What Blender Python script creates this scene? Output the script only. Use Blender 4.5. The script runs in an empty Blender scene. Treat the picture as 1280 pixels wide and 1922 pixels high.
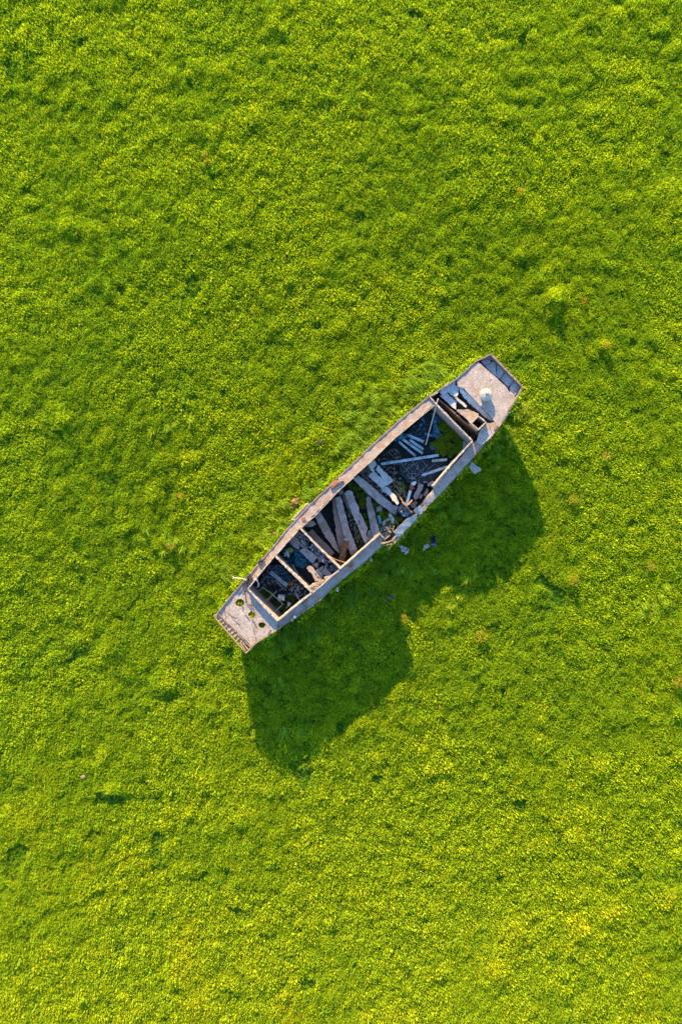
import bpy, bmesh, math, random
import numpy as np
from mathutils import Vector, Matrix, Quaternion
from mathutils.geometry import tessellate_polygon

# ------------------------------------------------------------------ scene, camera, light
scene = bpy.context.scene
col = scene.collection
random.seed(7)
rng = np.random.default_rng(11)

HC = 38.0                       # height of the drone above the soil
S0 = 53.4 / 1922.0              # metres per photo pixel on the soil
SUN_EL = math.radians(19.3)
SUN_DX, SUN_DY = 0.237, -0.9715 # direction the light travels, seen from above

cam_d = bpy.data.cameras.new("camera")
cam = bpy.data.objects.new("camera", cam_d)
col.objects.link(cam)
cam.location = (0, 0, HC)
cam.rotation_euler = (0, 0, 0)
cam_d.sensor_fit = 'VERTICAL'
cam_d.sensor_height = 36.0
cam_d.lens = 36.0 * HC / 53.4
cam_d.clip_start = 0.5
cam_d.clip_end = 2000
scene.camera = cam

world = bpy.data.worlds.new("World")
scene.world = world
world.use_nodes = True
wn = world.node_tree.nodes
wl = world.node_tree.links
bg = wn.get("Background") or wn.new("ShaderNodeBackground")
sky = wn.new("ShaderNodeTexSky")
sky.sky_type = 'NISHITA'
sky.sun_disc = False
sky.sun_elevation = SUN_EL
sky.sun_rotation = math.atan2(-SUN_DX, -SUN_DY)
sky.altitude = 50
sky.air_density = 1.0
sky.dust_density = 0.1
sky.ozone_density = 3.2
wl.new(sky.outputs[0], bg.inputs[0])
bg.inputs[1].default_value = 0.15

sun_d = bpy.data.lights.new("sun", 'SUN')
sun_d.energy = 5.0
sun_d.angle = math.radians(0.6)
sun_d.color = (1.0, 0.67, 0.28)
sun = bpy.data.objects.new("sun", sun_d)
col.objects.link(sun)
sv = Vector((SUN_DX * math.cos(SUN_EL), SUN_DY * math.cos(SUN_EL), -math.sin(SUN_EL)))
sun.rotation_euler = sv.to_track_quat('-Z', 'Y').to_euler()
sun.location = (-8, 36, 20)

scene.view_settings.view_transform = 'Standard'
scene.view_settings.look = 'None'
scene.view_settings.gamma = 1.0
scene.view_settings.exposure = 1.96
scene.cycles.max_bounces = 6
scene.cycles.transparent_max_bounces = 4

# ------------------------------------------------------------------ photo px -> world
CR = {'p': (0, 0, 1.0), 'c1': (380, 1020, 4.5714), 'c2': (540, 880, 4.923), 'c3': (660, 740, 4.923),
      'c4': (780, 640, 5.3333), 'c5': (440, 900, 6.4), 'c6': (620, 940, 6.4),
      'd1': (460, 1030, 9.846), 'd2': (510, 980, 9.143), 'd3': (670, 850, 9.846), 'd4': (700, 900, 9.143)}

def pg(c, p):
    o = CR[c]
    return (o[0] + p[0] / o[2], o[1] + p[1] / o[2])

def W(px, py, z):
    k = S0 * (HC - z) / HC
    return Vector(((px - 640.0) * k, (961.0 - py) * k, z))

def zlin(c, a, za, b, zb):
    a = pg(c, a); b = pg(c, b)
    dx, dy = b[0] - a[0], b[1] - a[1]
    L = dx * dx + dy * dy
    def f(x, y):
        t = ((x - a[0]) * dx + (y - a[1]) * dy) / L
        return za + (zb - za) * max(-0.3, min(1.3, t))
    return f

# ------------------------------------------------------------------ materials
def new_mat(name):
    m = bpy.data.materials.new(name)
    m.use_nodes = True
    nt = m.node_tree
    for n in list(nt.nodes):
        nt.nodes.remove(n)
    return m, nt, nt.nodes, nt.links

def ramp(N, stops):
    r = N.new("ShaderNodeValToRGB")
    e = r.color_ramp.elements
    while len(e) < len(stops):
        e.new(0.5)
    for i, (p, c) in enumerate(stops):
        e[i].position = p
        e[i].color = (*c, 1)
    return r

def mottled(name, c0, c1, c2=None, scale=2.0, rough=0.9, bump=0.3, grime=0.5, cracks=0.0, spec=0.2, metal=0.0):
    """weathered solid: two scales of mottling, grime patches, fine bump"""
    m, nt, N, L = new_mat(name)
    out = N.new("ShaderNodeOutputMaterial"); p = N.new("ShaderNodeBsdfPrincipled")
    L.new(p.outputs[0], out.inputs[0])
    geo = N.new("ShaderNodeNewGeometry")
    n1 = N.new("ShaderNodeTexNoise"); n1.inputs["Scale"].default_value = scale; n1.inputs["Detail"].default_value = 9; n1.inputs["Roughness"].default_value = 0.68
    n2 = N.new("ShaderNodeTexNoise"); n2.inputs["Scale"].default_value = scale * 9; n2.inputs["Detail"].default_value = 5
    n3 = N.new("ShaderNodeTexNoise"); n3.inputs["Scale"].default_value = scale * 0.8; n3.inputs["Detail"].default_value = 8; n3.inputs["Distortion"].default_value = 0.8
    for n in (n1, n2, n3):
        L.new(geo.outputs["Position"], n.inputs["Vector"])
    r1 = ramp(N, [(0.34, c0), (0.66, c1)])
    L.new(n1.outputs[0], r1.inputs[0])
    mx = N.new("ShaderNodeMixRGB"); mx.blend_type = 'MULTIPLY'; mx.inputs[0].default_value = 0.8
    r2 = ramp(N, [(0.34, (0.50, 0.49, 0.48)), (0.62, (1.08, 1.08, 1.08))])
    L.new(n2.outputs[0], r2.inputs[0])
    L.new(r1.outputs[0], mx.inputs[1]); L.new(r2.outputs[0], mx.inputs[2])
    last = mx.outputs[0]
    g = c2 if c2 else tuple(v * 0.4 for v in c0)
    r3 = ramp(N, [(0.50, (0, 0, 0)), (0.62, (grime, grime, grime))])
    L.new(n3.outputs[0], r3.inputs[0])
    m3 = N.new("ShaderNodeMixRGB"); L.new(r3.outputs[0], m3.inputs[0]); L.new(last, m3.inputs[1]); m3.inputs[2].default_value = (*g, 1)
    last = m3.outputs[0]
    if cracks > 0:
        v = N.new("ShaderNodeTexVoronoi"); v.feature = 'DISTANCE_TO_EDGE'; v.inputs["Scale"].default_value = cracks
        dn = N.new("ShaderNodeTexNoise"); dn.inputs["Scale"].default_value = 1.5; dn.inputs["Detail"].default_value = 4
        L.new(geo.outputs["Position"], dn.inputs["Vector"])
        ad = N.new("ShaderNodeMixRGB"); ad.blend_type = 'ADD'; ad.inputs[0].default_value = 1.0
        L.new(geo.outputs["Position"], ad.inputs[1]); L.new(dn.outputs["Color"], ad.inputs[2]); L.new(ad.outputs[0], v.inputs["Vector"])
        rc = ramp(N, [(0.0, (1, 1, 1)), (0.012, (0, 0, 0))]); L.new(v.outputs["Distance"], rc.inputs[0])
        mm = N.new("ShaderNodeMath"); mm.operation = 'MULTIPLY'
        rg = ramp(N, [(0.5, (0, 0, 0)), (0.56, (1, 1, 1))]); L.new(n1.outputs[0], rg.inputs[0])
        L.new(rc.outputs[0], mm.inputs[0]); L.new(rg.outputs[0], mm.inputs[1])
        m4 = N.new("ShaderNodeMixRGB"); L.new(mm.outputs[0], m4.inputs[0]); L.new(last, m4.inputs[1]); m4.inputs[2].default_value = (0.06, 0.05, 0.045, 1)
        last = m4.outputs[0]
    L.new(last, p.inputs["Base Color"])
    p.inputs["Roughness"].default_value = rough
    p.inputs["Specular IOR Level"].default_value = spec
    p.inputs["Metallic"].default_value = metal
    b = N.new("ShaderNodeBump"); b.inputs["Strength"].default_value = bump; b.inputs["Distance"].default_value = 0.04
    L.new(n2.outputs[0], b.inputs["Height"]); L.new(b.outputs[0], p.inputs["Normal"])
    return m

M = {}
M['deck'] = mottled("deck_concrete", (0.28, 0.25, 0.23), (0.41, 0.365, 0.34), (0.22, 0.15, 0.11), scale=1.9, grime=0.5, cracks=0.7)
M['side'] = mottled("side_deck_concrete", (0.26, 0.225, 0.20), (0.41, 0.36, 0.33), (0.27, 0.15, 0.09), scale=2.6, grime=0.6, cracks=0.9, bump=0.5)
M['hull'] = mottled("hull_concrete", (0.18, 0.14, 0.115), (0.31, 0.25, 0.205), (0.15, 0.085, 0.05), scale=2.6, grime=0.45, bump=0.5)
M['rim'] = mottled("coaming_concrete", (0.311, 0.270, 0.230), (0.446, 0.400, 0.350), (0.291, 0.200, 0.140), scale=3.5, grime=0.4)
M['beam'] = mottled("beam_concrete", (0.21, 0.20, 0.20), (0.40, 0.37, 0.36), (0.17, 0.12, 0.09), scale=2.8, grime=0.65, bump=0.7, cracks=1.3)
M['beam2'] = mottled("brownish_concrete", (0.22, 0.18, 0.15), (0.34, 0.28, 0.24), (0.12, 0.09, 0.07), scale=2.4, grime=0.5)
M['slab'] = mottled("pale_slab", (0.291, 0.300, 0.300), (0.427, 0.430, 0.420), (0.194, 0.180, 0.170), scale=2.2, grime=0.45, cracks=1.2, bump=0.5)
M['pale'] = mottled("slab_lightened_for_shade", (0.408, 0.430, 0.440), (0.562, 0.580, 0.580), (0.252, 0.250, 0.240), scale=2.4, grime=0.4, cracks=1.0)  # slab tone lightened to offset shade on the recess floor and fallen stern pieces
M['pink'] = mottled("pinkish_slab", (0.271, 0.220, 0.200), (0.388, 0.330, 0.310), (0.233, 0.170, 0.140), scale=3, grime=0.4)
M['pipe'] = mottled("sky_tinted_pale_blue", (0.24, 0.38, 0.46), (0.42, 0.56, 0.62), (0.10, 0.15, 0.18), scale=5, grime=0.6)  # light blue, deepened with a sky-light tint in the base colour
M['white'] = mottled("white_plaster", (0.602, 0.620, 0.620), (0.796, 0.820, 0.820), (0.388, 0.380, 0.360), scale=5, grime=0.3)
M['vent'] = mottled("whitewashed_vent", (0.36, 0.34, 0.31), (0.48, 0.45, 0.42), (0.24, 0.19, 0.15), scale=5, grime=0.6)
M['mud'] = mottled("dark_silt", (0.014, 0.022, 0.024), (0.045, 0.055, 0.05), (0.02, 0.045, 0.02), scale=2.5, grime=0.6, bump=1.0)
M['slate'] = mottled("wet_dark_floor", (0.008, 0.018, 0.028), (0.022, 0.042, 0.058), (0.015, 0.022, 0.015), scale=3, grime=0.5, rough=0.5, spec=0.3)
M['rust'] = mottled("rusty_steel", (0.22, 0.08, 0.035), (0.38, 0.16, 0.08), (0.10, 0.04, 0.02), scale=5, grime=0.5)
M['brick'] = mottled("red_brick", (0.26, 0.09, 0.055), (0.40, 0.17, 0.11), (0.22, 0.13, 0.10), scale=6, grime=0.5)
M['rebar'] = mottled("pale_rusty_bar", (0.26, 0.17, 0.11), (0.40, 0.28, 0.19), (0.22, 0.11, 0.06), scale=6, grime=0.5)
M['dkbar'] = mottled("dark_wire", (0.10, 0.07, 0.055), (0.18, 0.13, 0.10), scale=6)
M['greybar'] = mottled("grey_batten", (0.24, 0.24, 0.23), (0.38, 0.37, 0.35), (0.14, 0.12, 0.1), scale=6)
M['log'] = mottled("bark", (0.14, 0.085, 0.05), (0.24, 0.16, 0.10), (0.07, 0.04, 0.025), scale=6, bump=1.0)
M['wood'] = mottled("bleached_wood", (0.50, 0.42, 0.33), (0.68, 0.60, 0.50), (0.3, 0.22, 0.16), scale=6, grime=0.3)
M['tarp'] = mottled("teal_tarpaulin", (0.02, 0.13, 0.19), (0.05, 0.24, 0.31), (0.02, 0.07, 0.10), scale=3, rough=0.45, spec=0.5, grime=0.5)
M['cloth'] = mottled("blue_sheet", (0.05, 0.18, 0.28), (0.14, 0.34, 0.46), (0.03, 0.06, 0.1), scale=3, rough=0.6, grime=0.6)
M['blue'] = mottled("deep_blue_plastic", (0.01, 0.05, 0.30), (0.02, 0.10, 0.48), scale=5, rough=0.4, spec=0.5)
M['yellow'] = mottled("yellow_plastic", (0.55, 0.48, 0.04), (0.75, 0.70, 0.10), scale=5, rough=0.5)
M['rubble'] = mottled("rubble_mix", (0.16, 0.18, 0.22), (0.48, 0.48, 0.50), (0.05, 0.05, 0.06), scale=7, grime=0.6)
M['stone'] = mottled("field_stone", (0.311, 0.300, 0.300), (0.465, 0.450, 0.450), scale=4)
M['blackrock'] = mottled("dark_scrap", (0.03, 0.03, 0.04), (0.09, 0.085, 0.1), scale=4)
M['earth'] = mottled("bare_earth", (0.16, 0.10, 0.05), (0.30, 0.20, 0.11), (0.08, 0.08, 0.03), scale=6, bump=1.0)

def leaf_mat(name, cols, trans=0.52, yellow=None):
    m, nt, N, L = new_mat(name)
    out = N.new("ShaderNodeOutputMaterial")
    geo = N.new("ShaderNodeNewGeometry")
    hue = N.new("ShaderNodeAttribute"); hue.attribute_type = 'INSTANCER'; hue.attribute_name = "hue"
    add = N.new("ShaderNodeMath"); add.operation = 'MULTIPLY_ADD'
    add.inputs[1].default_value = 0.48
    L.new(geo.outputs["Random Per Island"], add.inputs[0]); L.new(hue.outputs["Fac"], add.inputs[2])
    r = ramp(N, cols); L.new(add.outputs[0], r.inputs[0])
    q1 = N.new("ShaderNodeMath"); q1.operation = 'MULTIPLY'; q1.inputs[1].default_value = 17.3; L.new(geo.outputs["Random Per Island"], q1.inputs[0])
    q2 = N.new("ShaderNodeMath"); q2.operation = 'FRACT'; L.new(q1.outputs[0], q2.inputs[0])
    rv = ramp(N, [(0.0, (0.48, 0.50, 0.52)), (0.5, (0.97, 0.97, 0.97)), (1.0, (1.22, 1.2, 1.15))]); L.new(q2.outputs[0], rv.inputs[0])
    mv = N.new("ShaderNodeMixRGB"); mv.blend_type = 'MULTIPLY'; mv.inputs[0].default_value = 1.0
    L.new(r.outputs[0], mv.inputs[1]); L.new(rv.outputs[0], mv.inputs[2]); r = mv
    d = N.new("ShaderNodeBsdfPrincipled"); d.inputs["Roughness"].default_value = 0.55
    d.inputs["Specular IOR Level"].default_value = 0.08
    t = N.new("ShaderNodeBsdfTranslucent")
    tc = N.new("ShaderNodeMixRGB"); tc.blend_type = 'MULTIPLY'; tc.inputs[0].default_value = 1
    tc.inputs[2].default_value = (1.05, 1.0, 0.5, 1)
    L.new(r.outputs[0], tc.inputs[1])
    L.new(r.outputs[0], d.inputs["Base Color"]); L.new(tc.outputs[0], t.inputs["Color"])
    mix = N.new("ShaderNodeMixShader"); mix.inputs[0].default_value = trans
    L.new(d.outputs[0], mix.inputs[1]); L.new(t.outputs[0], mix.inputs[2]); L.new(mix.outputs[0], out.inputs[0])
    return m

GREENS = [(0.0, (0.008, 0.17, 0.040)), (0.25, (0.12, 0.35, 0.030)), (0.52, (0.34, 0.525, 0.018)),
          (0.80, (0.50, 0.60, 0.014)), (1.0, (0.66, 0.58, 0.03))]
M['leaf'] = leaf_mat("meadow_leaf", GREENS)
M['reed'] = leaf_mat("long_grass", [(0.0, (0.02, 0.20, 0.04)), (0.5, (0.17, 0.40, 0.03)), (1.0, (0.42, 0.54, 0.03))])
M['dry'] = leaf_mat("dry_leaf", [(0.0, (0.30, 0.26, 0.02)), (1.0, (0.52, 0.34, 0.10))])

m, nt, N, L = new_mat("soil_under_grass")
out = N.new("ShaderNodeOutputMaterial"); p = N.new("ShaderNodeBsdfPrincipled"); L.new(p.outputs[0], out.inputs[0])
geo = N.new("ShaderNodeNewGeometry")
n1 = N.new("ShaderNodeTexNoise"); n1.inputs["Scale"].default_value = 3.0; n1.inputs["Detail"].default_value = 10
n0 = N.new("ShaderNodeTexNoise"); n0.inputs["Scale"].default_value = 0.05; n0.inputs["Detail"].default_value = 4
L.new(geo.outputs["Position"], n1.inputs["Vector"]); L.new(geo.outputs["Position"], n0.inputs["Vector"])
r = ramp(N, [(0.35, (0.01, 0.045, 0.008)), (0.65, (0.04, 0.12, 0.008))]); L.new(n1.outputs[0], r.inputs[0])
ln = N.new("ShaderNodeVectorMath"); ln.operation = 'MULTIPLY'; ln.inputs[1].default_value = (0.030, 0.021, 0.0); L.new(geo.outputs["Position"], ln.inputs[0])
le = N.new("ShaderNodeVectorMath"); le.operation = 'LENGTH'; L.new(ln.outputs[0], le.inputs[0])
rf = ramp(N, [(0.80, (0, 0, 0)), (0.98, (1, 1, 1))]); L.new(le.outputs["Value"], rf.inputs[0])
rg = ramp(N, [(0.35, (0.04, 0.12, 0.01)), (0.65, (0.20, 0.27, 0.01))]); L.new(n1.outputs[0], rg.inputs[0])
mf = N.new("ShaderNodeMixRGB"); L.new(rf.outputs[0], mf.inputs[0]); L.new(r.outputs[0], mf.inputs[1]); L.new(rg.outputs[0], mf.inputs[2])
L.new(mf.outputs[0], p.inputs["Base Color"]); p.inputs["Roughness"].default_value = 1.0; p.inputs["Specular IOR Level"].default_value = 0.0
M['soil'] = m

# ------------------------------------------------------------------ mesh builders
class MB:
    def __init__(s):
        s.v = []; s.f = []
    def add(s, vs, fs):
        b = len(s.v); s.v += [Vector(v) for v in vs]; s.f += [tuple(i + b for i in f) for f in fs]
        return s
    def tube(s, pts, r, n=7, cap=True, jit=0.0, r1=None):
        """round bar through world points"""
        pts = [Vector(p) for p in pts]
        r1 = r if r1 is None else r1
        rings = []
        for i, p in enumerate(pts):
            d = (pts[min(i + 1, len(pts) - 1)] - pts[max(i - 1, 0)]).normalized()
            a = d.orthogonal().normalized(); b = d.cross(a)
            rr = r + (r1 - r) * i / max(1, len(pts) - 1)
            rings.append([p + (a * math.cos(2 * math.pi * k / n) + b * math.sin(2 * math.pi * k / n)) * rr * (1 + random.uniform(-jit, jit)) for k in range(n)])
        vs = [v for rg in rings for v in rg]; fs = []
        for i in range(len(pts) - 1):
            for k in range(n):
                fs.append((i * n + k, i * n + (k + 1) % n, (i + 1) * n + (k + 1) % n, (i + 1) * n + k))
        if cap:
            fs.append(tuple(range(n))[::-1]); fs.append(tuple((len(pts) - 1) * n + k for k in range(n)))
        return s.add(vs, fs)
    def build(s, name, mat, parent=None, smooth=False, origin=None):
        me = bpy.data.meshes.new(name)
        if parent is None and origin is None:
            c = sum(s.v, Vector()) / len(s.v)
            c.z = min(v.z for v in s.v)
            origin = c
        if origin is None:
            origin = Vector()
        vs = [v - origin for v in s.v]
        if parent is not None:
            base = Vector()
            q = parent
            while q is not None:
                base += q.location; q = q.parent
            vs = [v - base for v in vs]
        me.from_pydata([tuple(v) for v in vs], [], s.f)
        me.validate(); 
        bm = bmesh.new(); bm.from_mesh(me); bmesh.ops.recalc_face_normals(bm, faces=bm.faces); bm.to_mesh(me); bm.free()
        if smooth:
            for pl in me.polygons: pl.use_smooth = True
        me.materials.append(M[mat])
        o = bpy.data.objects.new(name, me)
        col.objects.link(o)
        if parent is None:
            o.location = origin
        else:
            o.parent = parent
        return o

def tag(o, label=None, cat=None, group=None, kind=None):
    if label: o["label"] = label
    if cat: o["category"] = cat
    if group: o["group"] = group
    if kind: o["kind"] = kind
    return o

def empty(name, loc):
    o = bpy.data.objects.new(name, None)
    o.location = loc; o.empty_display_size = 0.3
    col.objects.link(o)
    return o

def chip(pts, step=3.0, amp=0.6, closed=True):
    """subdivide an outline (page px) and roughen it"""
    out = []
    n = len(pts)
    for i in range(n if closed else n - 1):
        a = pts[i]; b = pts[(i + 1) % n]
        L = math.hypot(b[0] - a[0], b[1] - a[1]); k = max(1, int(L / step))
        for j in range(k):
            t = j / k
            dx, dy = (b[0] - a[0]) / max(L, 1e-6), (b[1] - a[1]) / max(L, 1e-6)
            w = random.gauss(0, amp) if j else random.gauss(0, amp * 0.4)
            out.append((a[0] + (b[0] - a[0]) * t - dy * w, a[1] + (b[1] - a[1]) * t + dx * w))
    return out

def slab(c, pts, z, th, mb=None, step=3.0, amp=0.45, holes=()):
    """a flat plate; pts on the plan, z = top height (number or function), th = thickness"""
    mb = mb or MB()
    zf = z if callable(z) else (lambda x, y: z)
    loops = [chip([pg(c, p) for p in pts], step, amp)] + [chip([pg(c, p) for p in h], step, amp) for h in holes]
    flat = [p for lp in loops for p in lp]
    tris = tessellate_polygon([[Vector((x, y, 0)) for x, y in lp] for lp in loops])
    top = [W(x, y, zf(x, y)) for x, y in flat]
    bot = [v - Vector((0, 0, th)) for v in top]
    n = len(flat); fs = [tuple(t) for t in tris] + [tuple(i + n for i in t[::-1]) for t in tris]
    o = 0
    for lp in loops:
        k = len(lp)
        for i in range(k):
            a, b = o + i, o + (i + 1) % k
            fs.append((a, b, b + n, a + n))
        o += k
    mb.add(top + bot, fs)
    return mb

def wall(c, pts, width, ztop, zbot, mb=None, amp=0.18, step=4.0):
    """upright wall along a plan line; width in page px; ztop number or function"""
    mb = mb or MB()
    P = chip([pg(c, p) for p in pts], step, amp, closed=False) + [pg(c, pts[-1])]
    zf = ztop if callable(ztop) else (lambda x, y: ztop)
    vs = []; fs = []
    for i, p in enumerate(P):
        a = P[max(0, i - 1)]; b = P[min(len(P) - 1, i + 1)]
        L = math.hypot(b[0] - a[0], b[1] - a[1]); nx, ny = -(b[1] - a[1]) / L, (b[0] - a[0]) / L
        w = width / 2 + random.uniform(-0.12, 0.12) * width
        zt = zf(*p) + random.gauss(0, 0.012)
        for sgn in (-1, 1):
            t = W(p[0] + nx * w * sgn, p[1] + ny * w * sgn, zt)
            vs += [t, Vector((t.x, t.y, zbot))]
    for i in range(len(P) - 1):
        a = i * 4; b = a + 4
        fs += [(a, b, b + 2, a + 2), (a, a + 1, b + 1, b), (a + 2, b + 2, b + 3, a + 3), (a + 1, a + 3, b + 3, b + 1)]
    fs += [(0, 2, 3, 1), tuple(len(vs) - 4 + k for k in (0, 1, 3, 2))]
    mb.add(vs, fs)
    return mb

def bar(c, a, b, za, zb, r, mb=None, bend=0.0, n=6, seg=1):
    mb = mb or MB()
    a = pg(c, a); b = pg(c, b); pts = []
    for i in range(seg + 1):
        t = i / seg; s_ = math.sin(t * math.pi) * bend
        L = math.hypot(b[0] - a[0], b[1] - a[1]) or 1
        pts.append(W(a[0] + (b[0] - a[0]) * t - (b[1] - a[1]) / L * s_, a[1] + (b[1] - a[1]) * t + (b[0] - a[0]) / L * s_, za + (zb - za) * t))
    return mb.tube(pts, r, n)

def rock(mb, center, size, seed=0, sub=2, rough=0.28):
    r = random.Random(seed)
    bm = bmesh.new(); bmesh.ops.create_icosphere(bm, subdivisions=sub, radius=0.5)
    ax = [Vector((r.gauss(0, 1), r.gauss(0, 1), r.gauss(0, 1))).normalized() for _ in range(9)]
    cut = [r.uniform(0.26, 0.42) for _ in ax]
    for v in bm.verts:
        for a_, c_ in zip(ax, cut):
            d = v.co.dot(a_)
            if d > c_: v.co -= a_ * (d - c_)
        v.co += Vector((r.gauss(0, 1), r.gauss(0, 1), r.gauss(0, 1))) * rough * 0.06
        v.co = Vector((v.co.x * size[0], v.co.y * size[1], v.co.z * size[2]))
    ang = size[3] if len(size) > 3 else r.uniform(0, 6.28)
    R = Matrix.Rotation(ang, 3, 'Z')
    vs = [R @ v.co + Vector(center) for v in bm.verts]; fs = [tuple(v.index for v in f.verts) for f in bm.faces]
    bm.free()
    mb.add(vs, fs)
    return mb

# ------------------------------------------------------------------ terrain height
def lattice(seed):
    g = np.random.default_rng(seed).random((256, 256))
    def f(x, y):
        xi = np.floor(x).astype(int); yi = np.floor(y).astype(int)
        fx = x - xi; fy = y - yi
        fx = fx * fx * (3 - 2 * fx); fy = fy * fy * (3 - 2 * fy)
        a = g[xi % 256, yi % 256]; b = g[(xi + 1) % 256, yi % 256]
        c_ = g[xi % 256, (yi + 1) % 256]; d = g[(xi + 1) % 256, (yi + 1) % 256]
        return (a * (1 - fx) + b * fx) * (1 - fy) + (c_ * (1 - fx) + d * fx) * fy - 0.5
    return f
LN = [lattice(100 + i) for i in range(8)]
def fbm(x, y, sc, k=0, octs=3):
    r = 0; a = 1.0
    for o in range(octs):
        r = r + a * LN[(k + o) % 8](x / sc * 2 ** o + 37.1 * o + 11 * k, y / sc * 2 ** o + 17.7 * o + 5 * k); a *= 0.55
    return r

# boat frame on the plan (page px)
BO = (402.0, 1157.0)
_u = Vector((0.717, -0.696)).normalized(); UX, UY = _u.x, _u.y; NX, NY = -_u.y, _u.x
def ab(px, py):
    dx, dy = px - BO[0], py - BO[1]
    return dx * UX + dy * UY, dx * NX + dy * NY
def unab(a, b):
    return BO[0] + a * UX + b * NX, BO[1] + a * UY + b * NY

PORT = [(402, 1157), (427, 1125), (454, 1093), (515, 1021), (540, 990), (580, 947), (627, 902), (650, 880), (711, 822), (761, 777), (806, 742), (857, 709), (892, 677), (923, 662.5)]
STAR = [(465, 1223, 2.66), (478, 1210, 2.66), (518, 1185, 2.64), (555, 1160, 2.62), (599, 1129, 2.6), (640, 1090, 2.58), (682, 1058, 2.56), (712, 1030, 2.5), (719, 1023, 2.4),
        (722, 1020, 1.5), (734, 1018, 1.5), (737, 1016, 1.64), (760, 992, 1.66), (800, 951, 1.76), (832, 923, 1.96), (877, 872, 2.2), (918, 826, 2.42), (935, 805, 2.58), (967, 752, 2.72), (983, 726, 2.76)]
pa = np.array([ab(*p) for p in PORT]); sa = np.array([(*ab(p[0], p[1]), p[2]) for p in STAR])
def bP(a): return float(np.interp(a, pa[:, 0], pa[:, 1]))
def bS(a): return float(np.interp(a, sa[:, 0], sa[:, 1]))
def zS(a): return float(np.interp(a, sa[:, 0], sa[:, 2]))
def zP(a): return 2.64 + 0.04 * ((a - 360) / 360) ** 2
def keel(a):
    if a < 82: return 2.05 * ((82 - a) / 82) ** 1.35
    if a > 628: return 2.15 * ((a - 628) / 90) ** 1.35
    return 0.0

# random raised clumps in the meadow: (page x, y, height, radius m, hue)
CLUMPS = []
rc = random.Random(5)
for i in range(210):
    x = rc.uniform(-60, 1340); y = rc.uniform(-60, 1980)
    a_, b_ = ab(x, y)
    if -40 < a_ < 760 and -40 < b_ < 130: continue
    CLUMPS.append((x, y, rc.uniform(0.05, 0.22), rc.uniform(0.2, 0.55), rc.uniform(0.03, 0.22)))
CLUMPS += [(1040, 560, .8, .55, .35), (1035, 585, .6, .4, .3), (1016, 522, .6, .5, .15), (1135, 645, .5, .4, .4), (840, 543, .6, .5, .15), (300, 1285, .7, .8, .2),
           (120, 790, .7, .6, .25), (310, 1020, .5, .6, .35), (285, 930, .4, .6, .2), (190, 1425, .4, .45, .5), (200, 1490, .4, .45, .5), (1150, 1720, .5, .9, .5),
           (1090, 1750, .5, .8, .5), (935, 1830, .6, .8, .5), (965, 1760, .4, 1.0, .45), (1265, 1690, .4, .8, .45), (30, 1550, .4, 1.6, .4), (1130, 1445, .6, .5, .3),
           (875, 1075, .5, .5, .3), (1075, 1085, .5, .35, .5), (1075, 1040, .4, .4, .3), (560, 1375, .3, .5, .3), (670, 1290, .4, .4, .5), (1270, 365, .5, 1.2, .35), (655, 455, .4, .4, .3), (395, 455, .4, .4, .3), (200, 1215, .5, .5, .35)]
CLUMPS = CLUMPS[:-26] + [(c[0], c[1], c[2] * 0.42, c[3], c[4] * 0.65) for c in CLUMPS[-26:]]
cx = np.array([W(c[0], c[1], 0.4)[0] for c in CLUMPS]); cy = np.array([W(c[0], c[1], 0.4)[1] for c in CLUMPS])
def clumpf(x, y):
    h = np.zeros_like(x); hu = np.zeros_like(x)
    for i, c in enumerate(CLUMPS):
        d2 = (x - cx[i]) ** 2 + (y - cy[i]) ** 2
        m_ = d2 < (3 * c[3]) ** 2
        g = np.exp(-d2[m_] / (2 * (c[3] * 0.6) ** 2))
        h[m_] += c[2] * g; hu[m_] += c[4] * g
    return h, hu
def ground_h(x, y):
    h = 0.22 * fbm(x, y, 9.0, 0, 2) + 0.055 * fbm(x * 0.75 + 0.3 * y, y * 1.2 - .1 * x, 1.3, 2, 3)
    # flat under the barge
    px = x / S0 + 640; py = 961 - y / S0
    a_ = (px - BO[0]) * UX + (py - BO[1]) * UY; b_ = (px - BO[0]) * NX + (py - BO[1]) * NY
    d = np.maximum(np.maximum(-a_, a_ - 718), np.maximum(-15 - b_, b_ - 105))
    t = np.clip(d / 60.0, 0, 1)
    return (h * (0.25 + 0.75 * t) - 0.05)

core_x = np.arange(-24, 24.01, 0.3); core_y = np.arange(-33, 33.01, 0.3)
far = np.array([26, 30, 36, 45, 60, 90, 140, 220, 400.0])
gx = np.concatenate([-(far[::-1] ), core_x, far]); gy = np.concatenate([-(far[::-1] + 9), core_y, far + 9])
XX, YY = np.meshgrid(gx, gy, indexing='ij')
ZZ = ground_h(XX.ravel(), YY.ravel()) * 1.0
ZZ += clumpf(XX.ravel(), YY.ravel())[0] * 0.8
nx_, ny_ = len(gx), len(gy)
vs = np.stack([XX.ravel(), YY.ravel(), ZZ], 1)
idx = np.arange(nx_ * ny_).reshape(nx_, ny_)
fs = np.stack([idx[:-1, :-1].ravel(), idx[1:, :-1].ravel(), idx[1:, 1:].ravel(), idx[:-1, 1:].ravel()], 1)
me = bpy.data.meshes.new("ground"); me.from_pydata(vs.tolist(), [], fs.tolist())
for pl in me.polygons: pl.use_smooth = True
me.materials.append(M['soil'])
g = bpy.data.objects.new("ground", me); col.objects.link(g)
tag(g, kind="structure")

# ------------------------------------------------------------------ the barge
barge = empty("derelict_barge", W(690, 942, 0.0))
tag(barge, "derelict concrete barge with broken open holds lying aground in the green meadow", "boat")

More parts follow.
